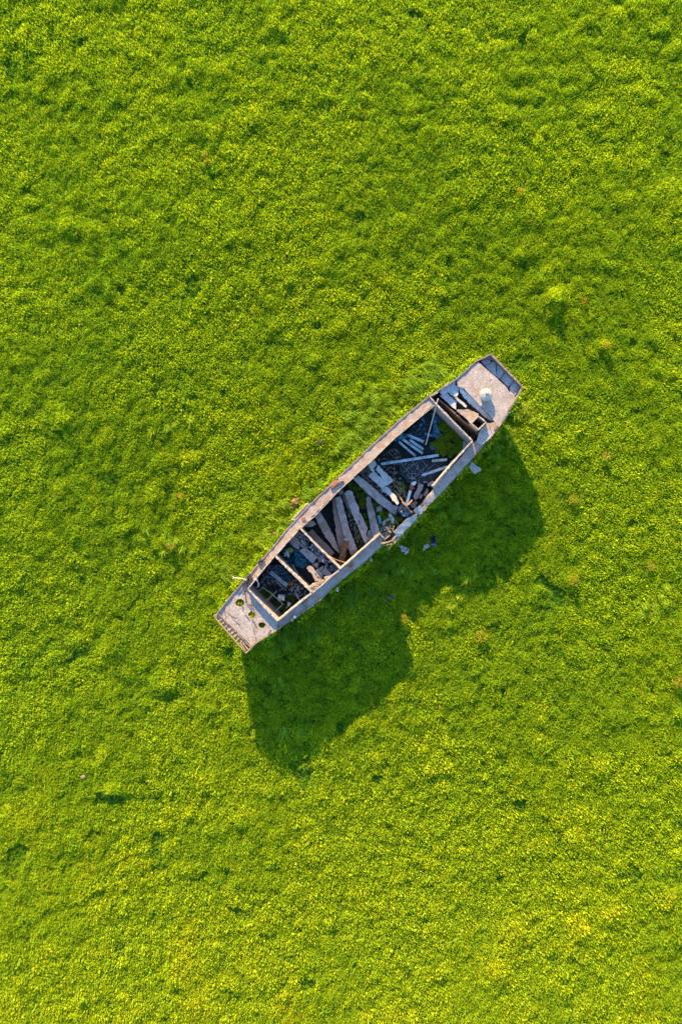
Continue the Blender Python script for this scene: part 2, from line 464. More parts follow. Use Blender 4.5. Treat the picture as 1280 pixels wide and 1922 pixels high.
# hull shell
def hull_mesh():
    mb = MB(); T = 2.6
    st = list(np.arange(8, 716.5, 6.0)) + [716.5]
    vs = []; fs = []
    R = 11
    jr = random.Random(3)
    for a in st:
        b0 = bP(a) + jr.gauss(0, 0.25); b1 = bS(a) + jr.gauss(0, 0.35); z0 = zP(a) + jr.gauss(0, 0.012); z1 = zS(a) + jr.gauss(0, 0.02)
        kz = keel(a) - 0.25 if keel(a) < 0.01 else keel(a) - 0.25 * math.exp(-keel(a) * 6)
        kz = min(kz, min(z0, z1) - 0.4)
        fl = min(max(0.9, kz + 0.12), min(z0, z1) - 0.5)
        ins = 9
        def V(b, z): return W(*unab(a, b), z)
        # keep the flare physical: shift the plan inwards as it goes down
        row = [V(b0, z0), V(b0 + 2.5, kz + (z0 - kz) * 0.45), V(b0 + ins, kz), V(b1 - ins, kz), V(b1 - 2.5, kz + (z1 - kz) * 0.45), V(b1, z1),
               V(b1 - T, z1), V(b1 - T - 2.5, fl + (z1 - fl) * 0.45), V(b1 - T - 5, fl), V(b0 + T + 5, fl), V(b0 + T + 2.5, fl + (z0 - fl) * 0.45), V(b0 + T, z0)]
        R = len(row); vs += row
    for i in range(len(st) - 1):
        for k in range(R):
            a0 = i * R + k; a1 = i * R + (k + 1) % R
            fs.append((a0, a1, a1 + R, a0 + R))
    for e in (0, len(st) - 1):
        o = e * R
        q = [(o, o + 1, o + 10, o + 11), (o + 1, o + 2, o + 9, o + 10), (o + 2, o + 3, o + 8, o + 9), (o + 3, o + 4, o + 7, o + 8), (o + 4, o + 5, o + 6, o + 7)]
        fs += q
    mb.add(vs, fs)
    # transoms
    for a_ in (9.5, 715.0):
        b0, b1 = bP(a_) + 1, bS(a_) - 1
        pts = [unab(a_, b0 + (b1 - b0) * t) for t in (0, 1)]
        wall('p', pts, 2.4, zP(a_) - 0.02, zP(a_) - 0.55, mb)
    return mb
hull = hull_mesh().build("hull", 'hull', barge)
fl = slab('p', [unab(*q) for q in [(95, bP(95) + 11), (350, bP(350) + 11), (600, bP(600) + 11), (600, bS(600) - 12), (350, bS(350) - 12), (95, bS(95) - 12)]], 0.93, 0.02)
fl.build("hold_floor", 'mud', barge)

# bow deck with three rusted-through holes
bowd = slab('c1', [(112, 628), (240, 470), (345, 345), (395, 400), (645, 672), (640, 735), (560, 790), (440, 880), (405, 905), (395, 880), (340, 848), (270, 790), (200, 720), (150, 640)], 2.6, 0.08,
            holes=[[(285, 505), (300, 480), (330, 475), (358, 492), (352, 530), (325, 548), (295, 535)],
                   [(392, 605), (410, 590), (425, 578), (440, 590), (455, 612), (440, 645), (415, 635), (395, 622)],
                   [(480, 690), (500, 678), (525, 678), (545, 695), (530, 725), (505, 730), (485, 712)]], amp=0.4)
bowd.build("bow_deck", 'deck', barge)
# patched joints and bars lying on the bow deck
mb = MB()
for a_, b_ in [((185, 530), (205, 660)), ((440, 730), (470, 855)), ((225, 600), (290, 640)), ((365, 395), (372, 500)), ((255, 640), (325, 700)), ((590, 740), (560, 790))]:
    bar('c1', a_, b_, 2.605, 2.61, 0.013, bend=random.uniform(-1.5, 1.5), seg=4).build('deck_wire', 'dkbar', barge)
for a_, b_ in [((345, 345), (385, 520)), ((385, 520), (430, 575)), ((370, 610), (400, 640)), ((430, 655), (460, 700)), ((330, 520), (345, 560)), ((385, 395), (340, 420)), ((400, 515), (445, 570))]:
    bar('c1', a_, b_, 2.615, 2.65, 0.02, bend=random.uniform(-2, 2), seg=4).build('deck_bar', 'dkbar', barge)
# bow railing: a ladder of bars beyond the deck edge
mb = MB()
z = 2.66
A, B = (100, 625), (375, 940)
bar('c1', A, B, z, z, 0.035, mb, seg=6, bend=0.6); bar('c1', (140, 610), (430, 880), z - .02, z, 0.022, mb, bend=-0.8, seg=5)
bar('c1', (118, 620), (400, 910), z - .1, z - .1, 0.02, mb, seg=4)
for i in range(11):
    t = (i + 0.5) / 11
    x0 = A[0] + (B[0] - A[0]) * t; y0 = A[1] + (B[1] - A[1]) * t
    bar('c1', (x0, y0), (x0 + 36 + random.uniform(-6, 6), y0 - 28 + random.uniform(-6, 6)), z, z - .04, 0.02, mb)
bar('c1', A, (150, 590), z, z - .03, 0.03, mb); bar('c1', B, (440, 880), z, z - .03, 0.03, mb)
bar('c1', (330, 860), (365, 915), z + .02, z + .03, 0.03, mb); bar('c1', (345, 855), (385, 905), z + .03, z + .02, 0.025, mb)
mb.build("bow_railing", 'rebar', barge)

# side decks
port_in = [pg('d1', (50, 740)), pg('d1', (556, 128)), pg('d2', (380, 225)), pg('d2', (490, 100))]
port_in2 = [(581, 975), (633, 922.6), (682, 880), (696.5, 865), (739, 823), (816, 759)]
outer_port = [unab(a_, bP(a_) + 1.8) for a_ in np.linspace(78, 575, 24)]
slab('p', [pg('c1', (345, 345))] + outer_port + [(816, 757)] + port_in2[::-1][1:] + port_in[::-1], 2.61, 0.09, amp=0.35).build("side_deck", 'side', barge)
star_out = [unab(a_, bS(a_) - 2) for a_ in np.linspace(60, 318, 14)]
star_in = [pg('d1', (600, 1340)), pg('d2', (640, 1270)), pg('d2', (1175, 815)), pg('c2', (495, 925)), pg('d4', (100, 905))]
slab('p', star_in + [pg('d4', (165, 1000)), pg('d4', (155, 1060)), pg('d4', (135, 1110))] + star_out[::-1] + [pg('c1', (632, 742))], 2.56, 0.09, amp=0.35).build("side_deck", 'side', barge)
# sagging broken starboard deck aft of the break
def sag(off):
    def f(x, y):
        a_, b_ = ab(x, y)
        k = max(0.0, min(1.0, (455 - a_) / 40.0))
        return zS(max(a_, 365)) + off + 0.0135 * k * max(0, bS(a_) - b_ - 2)
    return f
zb = sag(0.07)
slab('d4', [(345, 905), (560, 690), (700, 600), (760, 640), (740, 690), (480, 950), (430, 990)], zb, 0.09, step=4).build("side_deck", 'slab', barge)
slab('d4', [(350, 1065), (420, 1000), (470, 985), (760, 690), (800, 600), (760, 590), (700, 560), (690, 520), (760, 490), (830, 600), (860, 500), (890, 480), (930, 440), (870, 430), (830, 440), (900, 320), (1060, 130), (1180, 0), (1270, 0), (1270, 110), (1120, 270), (960, 440), (800, 640), (640, 800), (470, 1000), (370, 1105)],
     sag(0.0), 0.08, step=4).build("side_deck", 'side', barge)
slab('c3', [(745, 860), (1010, 580), (1100, 470), (1180, 400), (1240, 300), (1262, 400), (1180, 510), (1050, 660), (850, 880), (800, 940)],
     zlin('p', (815, 910), 2.02, (905, 815), 2.45), 0.08, amp=0.3).build("side_deck", 'side', barge)

# coamings round the hatches
def coam(c, pts, w, zt, zb_, mat='rim', name="hatch_coaming", amp=0.15):
    return wall(c, pts, w * .85, zt, zb_, amp=amp).build(name, mat, barge)
coam('d1', [(52, 742), (330, 1050), (600, 1338)], 3.0, 2.90, 0.94)
coam('d1', [(58, 735), (290, 440), (552, 125)], 2.4, 2.88, 2.2)
coam('d1', [(604, 1332), (930, 1060), (1222, 820)], 3.2, 2.88, 2.2)
coam('d2', [(80, 560), (240, 370), (380, 222), (440, 160)], 2.4, 2.84, 2.2)
coam('d2', [(640, 1265), (860, 1080), (1000, 950), (1180, 805)], 2.6, 2.80, 2.2)
coam('c2', [(490, 922), (700, 735), (850, 602)], 2.6, 2.86, 2.1)
coam('c2', [(505, 925), (700, 752), (820, 645)], 1.6, 2.70, 2.3)
coam('c2', [(852, 602), (900, 652)], 2.0, 2.82, 2.2)
coam('c2', [(125, 545), (260, 425), (460, 212), (690, 2)], 1.6, 2.72, 2.1)
coam('c3', [(20, 755), (180, 618), (390, 410), (600, 235), (768, 98)], 1.8, 2.74, 2.1)
coam('c3', [(1115, 432), (930, 640), (752, 848)], 2.8, zlin('c3', (1115, 432), 2.78, (752, 848), 2.3), 1.5)
# bulkheads across the hull
coam('d1', [(565, 135), (880, 450), (1230, 800)], 4.2, 2.84, 0.94, 'rim', "bulkhead")
coam('d2', [(492, 108), (800, 430), (1175, 800)], 3.0, 2.84, 0.94, 'rim', "bulkhead")
coam('c3', [(782, 92), (950, 265), (1115, 430)], 3.6, 2.74, 0.94, 'side', "bulkhead")
coam('c3', [(705, 5), (782, 92)], 2.4, 2.70, 1.2, 'rim', "bulkhead")
coam('c4', [(150, 552), (225, 512)], 1.6, 2.66, 1.2, 'rim', "bulkhead")
# remains of the bulkhead between the two large holds
mb = MB(); wall('c2', [(1055, 305), (1150, 402)], 1.5, 2.0, 0.94, mb)
wall('d3', [(700, 700), (850, 900), (930, 975)], 1.6, zlin('d3', (700, 700), 1.7, (930, 975), 1.95), 1.5, mb)
wall('d3', [(925, 975), (1025, 870)], 1.8, 2.12, 1.7, mb)
mb.build("bulkhead", 'rebar', barge)

# stern deck
slab('c4', [(628, 208), (690, 268), (810, 372), (912, 466), (938, 512), (1005, 572), (995, 605), (925, 740), (850, 840), (800, 905), (745, 975), (660, 1040), (610, 1010), (640, 900), (710, 820), (748, 822), (786, 812),
            (770, 780), (720, 722), (660, 665), (600, 608), (560, 560), (520, 520), (490, 480), (455, 462), (420, 455), (408, 372), (520, 280)],
     2.62, 0.09, amp=0.3).build("stern_deck", 'deck', barge)
# slumped inner lip under the stern deck edge
slab('c4', [(430, 462), (470, 474), (520, 530), (600, 615), (700, 715), (775, 800), (755, 800), (690, 762), (612, 690), (540, 625), (480, 560), (440, 500)],
     zlin('c4', (600, 615), 2.50, (570, 660), 2.36), 0.06).build("slumped_deck_lip", 'pale', barge)
slab('c4', [(240, 510), (290, 440), (335, 415), (392, 388), (408, 400), (396, 440), (430, 475), (420, 545), (400, 560), (350, 510), (310, 515), (280, 548)],
     2.46, 0.07).build("collapsed_deck_piece", 'pale', barge)
slab('c4', [(240, 545), (310, 520), (350, 560), (415, 610), (400, 640), (408, 690), (370, 665), (300, 600)], 2.34, 0.07).build("collapsed_deck_piece", 'pale', barge)
slab('c4', [(330, 512), (350, 506), (512, 648), (505, 668), (480, 655)], 2.44, 0.09).build("collapsed_deck_piece", 'pale', barge)
slab('c4', [(410, 700), (422, 682), (470, 690), (520, 680), (560, 700), (625, 722), (628, 748), (552, 822), (500, 775)], 2.52, 0.09).build("collapsed_deck_piece", 'side', barge)
slab('c4', [(640, 900), (705, 830), (725, 965), (680, 1020), (640, 1005)], 2.56, 0.07).build("collapsed_deck_piece", 'pale', barge)
# small hatch: four sided box with dark inside
hatch = wall('c4', [(556, 822), (628, 752), (703, 812), (630, 888), (556, 822)], 2.2, 2.86, 1.9).build("small_hatch", 'rim', barge)
slab('c4', [(566, 822), (628, 762), (694, 812), (630, 878)], 1.8, 0.05).build("hatch_floor", 'mud', barge)
# well floor behind the bulkhead
slab('c4', [(170, 560), (225, 530), (640, 935), (580, 990), (210, 640)], 1.25, 0.05, amp=0.8).build("well_floor", 'mud', barge)
wall('c4', [(215, 570), (330, 668), (480, 800), (640, 930)], 1.5, 2.3, 1.0).build("well_side", 'hull', barge)
# stern recess floor: cracked sunken plates
zr = zlin('c4', (700, 200), 2.24, (1000, 560), 2.36)
mb = MB()
for q in [[(655, 205), (700, 180), (745, 190), (750, 215), (720, 235), (680, 240)],
          [(700, 172), (770, 145), (805, 200), (800, 225), (775, 200), (745, 186)],
          [(690, 245), (725, 240), (755, 215), (775, 205), (803, 240), (806, 360), (760, 320)],
          [(812, 210), (895, 300), (838, 378), (812, 366)],
          [(905, 305), (982, 390), (928, 462), (846, 384)],
          [(988, 398), (1040, 440), (985, 555), (945, 520), (936, 470)],
          [(1045, 446), (1070, 455), (1010, 568), (992, 560)]]:
    slab('c4', q, zr, 0.12, mb, amp=0.3)
mb.build("stern_recess_floor", 'pale', barge)
slab('c4', [(640, 212), (765, 130), (1072, 452), (1008, 572), (900, 470)], 2.10, 0.05).build("stern_recess_base", 'hull', barge)
mb = MB()
bar('c4', (918, 462), (990, 400), 2.36, 2.36, 0.025, mb); bar('c4', (985, 552), (1040, 448), 2.4, 2.4, 0.025, mb); bar('c4', (840, 380), (900, 310), 2.33, 2.33, 0.018, mb)
mb.build("stern_recess_ribs", 'greybar', barge)
# domed vent
vent = empty("vent", W(908.5, 742, 2.62) - barge.location); vent.parent = barge; vent["label"] = "whitewashed round vent on the stern deck"
c0 = W(910, 742, 2.62)
mb = MB(); prof = [(0.25, 0.0), (0.25, 0.20), (0.31, 0.21), (0.31, 0.27), (0.26, 0.33), (0.14, 0.38), (0.0, 0.395)]
n = 20; vs_ = []; fs_ = []
for r_, h_ in prof:
    for k in range(n):
        vs_.append(c0 + Vector((math.cos(6.2832 * k / n) * r_, math.sin(6.2832 * k / n) * r_, h_ + random.gauss(0, .006))))
for i in range(len(prof) - 1):
    for k in range(n):
        fs_.append((i * n + k, i * n + (k + 1) % n, (i + 1) * n + (k + 1) % n, (i + 1) * n + k))
mb.add(vs_, fs_)
mb.build("vent_body", 'vent', vent, smooth=True)
mb = MB()
for a_ in (0.2, 2.2, 4.3):
    mb.tube([c0 + Vector((0, 0, .40)), c0 + Vector((math.cos(a_) * .12, math.sin(a_) * .12, .41))], 0.012, 5)
mb.build("vent_crossbar", 'dkbar', vent)
for i, (c_, a_, b_) in enumerate([('c1', (860, 520), (905, 470)), ('c1', (850, 505), (905, 555)), ('c1', (470, 500), (520, 545)), ('c3', (905, 700), (960, 640)), ('c3', (985, 600), (1040, 600)),
                                  ('c3', (860, 860), (900, 800)), ('c4', (735, 830), (765, 930)), ('c2', (700, 760), (725, 790)), ('c2', (330, 300), (350, 330)), ('c3', (120, 530), (150, 560)), ('c5', (385, 880), (420, 915))]):
    zc = 2.62 if c_ in ('c2', 'c5', 'c4') else 2.57
    if c_ == 'c3' and a_[0] > 800: zc = 2.30
    if c_ != 'c3': bar(c_, a_, b_, zc, zc, 0.012, bend=1.0, seg=4).build("deck_wire", 'dkbar', barge)
# outboard fender plate on the port side
slab('c2', [(45, 468), (178, 325), (200, 338), (75, 470)], 2.45, 0.08, amp=0.2).build("fender_plate", 'pink', barge)
mb = MB()
for a_, b_ in [((42, 470), (178, 322)), ((178, 322), (200, 335)), ((42, 470), (70, 472))]:
    bar('c2', a_, b_, 2.5, 2.5, 0.03, mb)
mb.build("fender_frame", 'rim', barge)
# bent bars round the break
mb = MB()
for a_, b_, z0_, z1_, r_ in [((180, 1138), (335, 1105), 2.2, 2.2, .022), ((335, 1105), (262, 1218), 2.2, 1.7, .02), ((100, 905), (200, 1030), 2.62, 2.5, .03), ((200, 1030), (285, 965), 2.5, 2.2, .022),
                             ((222, 812), (310, 905), 1.6, 1.6, .022), ((335, 890), (362, 795), 1.6, 1.5, .016), ((370, 690), (430, 760), 1.4, 1.5, .02), ((160, 1010), (205, 1060), 2.58, 2.5, .022)]:
    bar('d4', a_, b_, z0_, z1_, r_).build("bent_bar", 'rebar', barge)
mb = MB()
for i in range(12):
    t = i / 11
    bar('c2', (118 + 85 * t, 545 - 75 * t), (138 + 85 * t, 560 - 75 * t), 2.62, 2.45, .012, mb)
mb.build("exposed_reinforcement", 'dkbar', barge)

# ------------------------------------------------------------------ loose things: plates and beams
def piece(name, c, pts, z, th, mat, label, cat, group=None, **kw):
    o = slab(c, pts, z, th, **kw).build(name, mat)
    return tag(o, label, cat, group)

GB = "broken concrete beams in the middle hold"
piece("concrete_beam", 'c2', [(245, 432), (300, 394), (362, 500), (420, 610), (470, 745), (476, 780), (430, 740), (330, 600)], zlin('c2', (270, 410), 1.75, (470, 770), 1.45), .16, 'beam',
      "long narrow concrete beam nearest the bulkhead, leaning left of the log", "beam", GB)
piece("concrete_beam", 'c2', [(412, 285), (436, 272), (470, 400), (526, 610), (503, 758), (478, 772), (455, 655), (425, 420)], zlin('c2', (420, 280), 1.6, (490, 760), 1.3), .14, 'beam2',
      "thin brownish concrete beam widening downward, half under its wider neighbour", "beam", GB)
piece("concrete_beam", 'c2', [(437, 268), (490, 252), (530, 400), (570, 560), (612, 660), (650, 762), (590, 800), (560, 740), (520, 620), (470, 420)], zlin('c2', (460, 260), 1.85, (620, 780), 1.5), .18, 'beam',
      "wide unbroken concrete beam running down just right of the log", "beam", GB)
piece("concrete_beam", 'c2', [(500, 235), (530, 225), (560, 330), (590, 390), (580, 410), (545, 350)], 1.45, .12, 'beam2',
      "short dark concrete piece wedged between the two widest beams", "beam", GB)
piece("concrete_beam", 'c2', [(524, 222), (560, 200), (590, 202), (632, 312), (656, 350), (662, 410), (660, 505), (640, 518), (610, 450), (570, 350)], zlin('c2', (550, 210), 1.95, (650, 510), 1.7), .18, 'beam',
      "widest concrete beam, upper length above its crack", "beam", GB)
piece("concrete_beam", 'c2', [(668, 405), (700, 460), (738, 555), (725, 590), (740, 660), (716, 702), (690, 640), (645, 522), (664, 508)], zlin('c2', (680, 450), 1.72, (720, 690), 1.55), .18, 'beam',
      "lower length of the cracked widest beam, pinkish end with rust stains", "beam", GB)
piece("concrete_beam", 'c2', [(722, 272), (748, 236), (764, 262), (800, 400), (830, 510), (852, 588), (840, 620), (792, 630), (765, 540), (738, 400)], zlin('c2', (750, 250), 1.35, (820, 620), 1.6), .16, 'beam',
      "pointed concrete beam lying alone on the grass of the middle hold", "beam", GB)
piece("concrete_beam", 'c2', [(600, 92), (655, 62), (700, 95), (830, 205), (880, 250), (905, 272), (990, 350), (1010, 395), (985, 425), (900, 360), (830, 310), (700, 190)], zlin('c2', (620, 80), 1.95, (990, 400), 1.55), .2, 'beam',
      "long blue-grey concrete beam lying across the hold beside the cracked slab", "beam", GB)
piece("concrete_beam", 'c2', [(190, 585), (232, 562), (300, 640), (380, 710), (430, 775), (402, 802), (330, 740), (250, 650)], zlin('c2', (200, 570), 1.35, (420, 790), 1.2), .14, 'beam2',
      "dark brown beam lying low along the bulkhead of the middle hold", "beam", GB)
piece("concrete_block", 'c2', [(160, 500), (200, 474), (240, 482), (262, 515), (220, 535), (172, 535)], 1.9, .2, 'beam', "grey rounded concrete block under the port deck edge", "block")
piece("concrete_block", 'c2', [(735, 580), (770, 560), (796, 640), (760, 662), (735, 665)], 1.45, .2, 'beam', "squarish concrete chunk between the two right-hand beams' lower ends", "block")
piece("concrete_block", 'c2', [(460, 215), (505, 190), (522, 225), (480, 245)], 1.6, .2, 'beam', "grey chunk at the top end of the widest beams", "block")
piece("concrete_block", 'd4', [(55, 480), (120, 440), (155, 460), (155, 545), (60, 545)], 1.3, .12, 'pink', "flat pinkish square of concrete on grass under the long beam", "block")
piece("concrete_block", 'd4', [(65, 620), (130, 615), (145, 760), (110, 760)], 1.4, .1, 'cloth', "bluish rectangular panel piece beside the pointed beam", "panel")
piece("concrete_block", 'd4', [(100, 780), (170, 840), (165, 880), (120, 890)], 1.2, .12, 'pink', "triangular pink chunk at the foot of the pointed beam", "block")
piece("concrete_block", 'd4', [(160, 720), (210, 690), (225, 760), (185, 800), (165, 790)], 1.45, .14, 'beam', "small angular grey chunk right of the bluish panel", "block")
piece("concrete_block", 'd4', [(190, 700), (290, 650), (300, 690), (230, 730)], 1.35, .12, 'beam2', "dark flat chunk left of the white plaster lump", "block")
piece("concrete_slab", 'd4', [(175, 980), (260, 890), (290, 900), (300, 950), (215, 1020)], 1.2, .1, 'slab', "grey plank of concrete bridging the break in the starboard side", "slab")
piece("concrete_slab", 'd4', [(260, 810), (350, 750), (370, 780), (300, 850), (260, 850)], 1.2, .1, 'beam', "small greenish grey slab just inside the hull break", "slab")
# divider slabs
zd = zlin('d3', (250, 180), 2.0, (640, 600), 1.95)
piece("concrete_slab", 'd3', [(205, 205), (300, 125), (355, 190), (350, 240), (300, 290), (330, 330), (310, 365), (240, 310)], 2.05, .12, 'slab', "cracked top corner piece of the pale fallen slab, by the port deck", "slab", "pieces of the pale fallen slab between the large holds")
piece("concrete_slab", 'd3', [(362, 200), (660, 490), (655, 535), (540, 610), (520, 625), (440, 640), (215, 432), (270, 360), (330, 350), (460, 480), (430, 400), (345, 315), (380, 250)], zd, .14, 'slab', "large pale blue-grey slab with a jagged crack, fallen between the two big holds", "slab", "pieces of the pale fallen slab between the large holds")
piece("concrete_slab", 'd3', [(530, 626), (560, 625), (720, 790), (775, 930), (745, 962), (690, 905), (640, 850), (600, 790), (465, 700), (440, 645)], zlin('d3', (500, 650), 1.9, (760, 940), 2.1), .14, 'slab', "tapering pale slab piece whose sunlit end points at the hull break", "slab", "pieces of the pale fallen slab between the large holds")
piece("concrete_slab", 'd3', [(640, 1010), (690, 965), (760, 990), (740, 1050), (690, 1060)], 1.62, .1, 'beam', "grey slab offcut lying on the lower end of the long beam", "slab")
piece("concrete_slab", 'd3', [(755, 1040), (810, 950), (850, 960), (830, 1060), (790, 1110)], 1.4, .12, 'pink', "pinkish slab offcut near the bent bars by the hull break", "slab")
piece("concrete_slab", 'd3', [(810, 1110), (960, 1080), (975, 1130), (900, 1180), (830, 1160)], 1.5, .12, 'cloth', "dark blue slab offcut under the starboard deck edge", "slab")
piece("concrete_slab", 'd4', [(770, 470), (820, 440), (860, 500), (830, 590), (780, 570), (765, 520)], sag(0.1), .08, 'slab', "loose blue-grey deck plate at the starboard edge beside a black hole", "slab")
# hold D stones
GR = "broken stones at the lower end of the aft hold"
piece("stone_slab", 'd4', [(690, 290), (745, 190), (790, 60), (870, 90), (850, 160), (800, 230), (770, 330), (715, 345)], 1.43, .2, 'pink', "largest long pinkish stone beside the fallen pale pipe", "stone", GR)
piece("stone_slab", 'd4', [(790, 300), (815, 235), (850, 260), (840, 310), (805, 335)], 1.28, .16, 'beam', "small grey stone squeezed beside the largest pink stone", "stone", GR)
piece("stone_slab", 'd4', [(870, 260), (925, 150), (948, 180), (930, 240), (890, 285)], 1.38, .16, 'pink', "narrow pink stone against the starboard coaming", "stone", GR)
piece("stone_slab", 'd4', [(935, 80), (1020, 20), (1055, 40), (1010, 90), (950, 122)], 1.48, .16, 'pink', "flat pink stone at the foot of the starboard coaming", "stone", GR)
piece("stone_slab", 'd4', [(860, 40), (920, 30), (935, 60), (870, 60)], 1.28, .1, 'stone', "thin pale stone above the narrow pink stone", "stone", GR)
piece("stone_slab", 'd4', [(640, 420), (730, 360), (770, 400), (700, 490), (650, 470)], 1.18, .15, 'beam2', "broad dark stone below the largest pink stone", "stone", GR)
piece("stone_slab", 'd4', [(690, 530), (750, 470), (770, 560), (720, 570)], sag(0.08), .08, 'pink', "brownish stone chip caught on the broken deck edge", "stone", GR)
piece("stone_slab", 'c3', [(1030, 440), (1060, 415), (1080, 440), (1060, 500), (1025, 490)], 1.6, .2, 'stone', "pale rounded stone in the aft corner of the grassy hold", "stone")
piece("stone_slab", 'c3', [(975, 560), (1010, 530), (1018, 560), (985, 580)], 1.5, .15, 'pink', "small pink stone against the coaming beside the grassy corner", "stone")
piece("stone_slab", 'c3', [(905, 625), (935, 605), (945, 640), (915, 660)], 1.5, .15, 'pink', "small pink stone just above the end of the lone pale beam", "stone")

# the pale blue beams of the aft hold (square section)
GP = "pale blue beams scattered in the aft hold"
def sqbeam(c, a, b, w, z0, z1, th, mat, name, label, cat, group=None):
    a_ = Vector(a); b_ = Vector(b); d = (b_ - a_).normalized(); n_ = Vector((-d.y, d.x)) * w / 2
    pts = [tuple(a_ + n_), tuple(a_ - n_), tuple(b_ - n_), tuple(b_ + n_)]
    piece(name, c, pts, zlin(c, a, z0, b, z1), th, mat, label, cat, group, amp=0.15, step=5)
sqbeam('c3', (270, 645), (802, 563), 24, 1.6, 1.65, .14, 'pipe', "pale_beam", "longest pale blue beam spanning the aft hold", "beam", GP)
sqbeam('c3', (438, 440), (590, 572), 19, 1.5, 1.35, .12, 'pipe', "pale_beam", "lowest-left of the four short parallel pale beams", "beam", GP)
sqbeam('c3', (472, 415), (655, 547), 22, 1.55, 1.4, .12, 'pipe', "pale_beam", "longest of the four short parallel pale beams", "beam", GP)
sqbeam('c3', (535, 420), (660, 510), 24, 1.45, 1.4, .12, 'pipe', "pale_beam", "shortest parallel beam, lying in the middle of the bundle", "beam", GP)
sqbeam('c3', (522, 378), (665, 438), 24, 1.55, 1.45, .12, 'pipe', "pale_beam", "topmost of the four short parallel beams, ending near the pole", "beam", GP)
sqbeam('c3', (742, 614), (880, 604), 24, 1.45, 1.5, .12, 'pipe', "pale_beam", "short level pale beam with bolt holes beside the coaming", "beam", GP)
sqbeam('c3', (648, 750), (884, 668), 24, 1.5, 1.6, .12, 'pipe', "pale_beam", "lone slanting pale beam nearest the starboard coaming", "beam", GP)
sqbeam('c3', (672, 362), (800, 400), 20, 1.3, 1.3, .1, 'cloth', "pale_beam", "dim bluish beam behind the upright pole", "beam", GP)
sqbeam('d4', (645, 180), (575, 420), 46, 1.4, 1.55, .14, 'white', "pale_beam", "white-grey pipe length standing among bent bars near the pink stones", "beam", GP)

o = bar('c3', (797, 42), (683, 466), 2.8, 1.5, 0.028).build("leaning_pole", 'wood'); tag(o, "thin pinkish pole leaning from the aft bulkhead corner down into the hold", "pole")
o = bar('d1', (875, 290), (1030, 555), 2.0, 1.6, 0.03).build("leaning_pole", 'greybar'); tag(o, "thin grey pole lying in the dark half of the rubble compartment", "pole")
# log
mb = MB(); a_ = W(*pg('c2', (540, 655)), 1.72); b_ = W(*pg('c2', (488, 875)), 1.25)
mb.tube([a_ + (b_ - a_) * t + Vector((random.uniform(-.02, .02), random.uniform(-.02, .02), 0)) for t in np.linspace(0, 1, 9)], 0.15, 12, jit=0.08, r1=0.17)
log = mb.build("log", 'log', smooth=False); tag(log, "brown log with a pale sawn end lying over the beams by the coaming", "log")
mb = MB(); d_ = (a_ - b_).normalized(); mb.tube([a_ + d_ * 0.003, a_ + d_ * 0.03], 0.12, 12, jit=0.08); mb.build("sawn_end", 'stone', log)
# rope / wire from coaming
o = bar('c2', (370, 795), (535, 865), 2.0, 2.5, 0.015, bend=2, seg=6).build("wire", 'rebar'); tag(o, "thin tan wire stretched from the bulkhead to the starboard coaming corner", "wire")

# rubble compartment
piece("concrete_slab", 'd2', [(295, 350), (375, 240), (450, 270), (490, 370), (470, 470), (440, 460)], 1.95, .12, 'pink', "pinkish slab by the port coaming in the rubble compartment", "slab")
piece("concrete_slab", 'd2', [(478, 488), (545, 440), (590, 440), (800, 600), (700, 712), (580, 600)], 1.9, .14, 'slab', "long pale rectangular slab beside the teal tarpaulin", "slab")
piece("concrete_slab", 'd2', [(595, 790), (650, 750), (700, 770), (850, 980), (835, 1000), (750, 1020), (715, 950), (700, 900)], 2.3, .1, 'side', "sunlit peach plank hanging over the black pit", "slab")
piece("concrete_slab", 'd2', [(700, 730), (770, 690), (806, 720), (790, 790), (740, 770)], 2.0, .14, 'pink', "small square pink slab at the corner of the long pale slab", "slab")
piece("concrete_slab", 'd2', [(740, 830), (800, 800), (860, 880), (890, 980), (830, 930)], 2.1, .1, 'stone', "grey shard next to the sunlit peach plank", "slab")
piece("concrete_slab", 'd2', [(840, 850), (935, 745), (950, 830), (890, 910)], 2.0, .14, 'slab', "blue-grey triangular slab near the starboard edge of the rubble", "slab")
piece("concrete_slab", 'd2', [(900, 900), (960, 810), (1030, 900), (960, 935)], 2.05, .14, 'slab', "pale slab piece touching the starboard coaming in the rubble", "slab")
piece("concrete_slab", 'd2', [(810, 790), (890, 750), (870, 820), (830, 835)], 2.05, .1, 'pink', "small cream slab between grey shard and triangular slab", "slab")
piece("concrete_slab", 'd2', [(900, 940), (1030, 915), (1010, 945), (930, 990), (905, 980)], 2.55, .1, 'side', "lit peach slab leaning on the inside of the starboard coaming", "slab")
piece("concrete_slab", 'd2', [(800, 600), (850, 570), (880, 620), (860, 690), (800, 690)], 1.9, .12, 'beam', "dark grey block of concrete in the middle of the rubble strip", "slab")
piece("concrete_slab", 'd2', [(855, 650), (890, 625), (900, 700)], 2.0, .1, 'white', "white triangular tile standing in the rubble strip", "tile")
piece("concrete_slab", 'd2', [(640, 1110), (700, 1060), (800, 1030), (850, 1010), (900, 1000), (850, 1070), (740, 1150), (690, 1200), (650, 1160)], 2.66, .25, 'side', "sunlit broken ledge at the corner of the rubble compartment", "ledge")
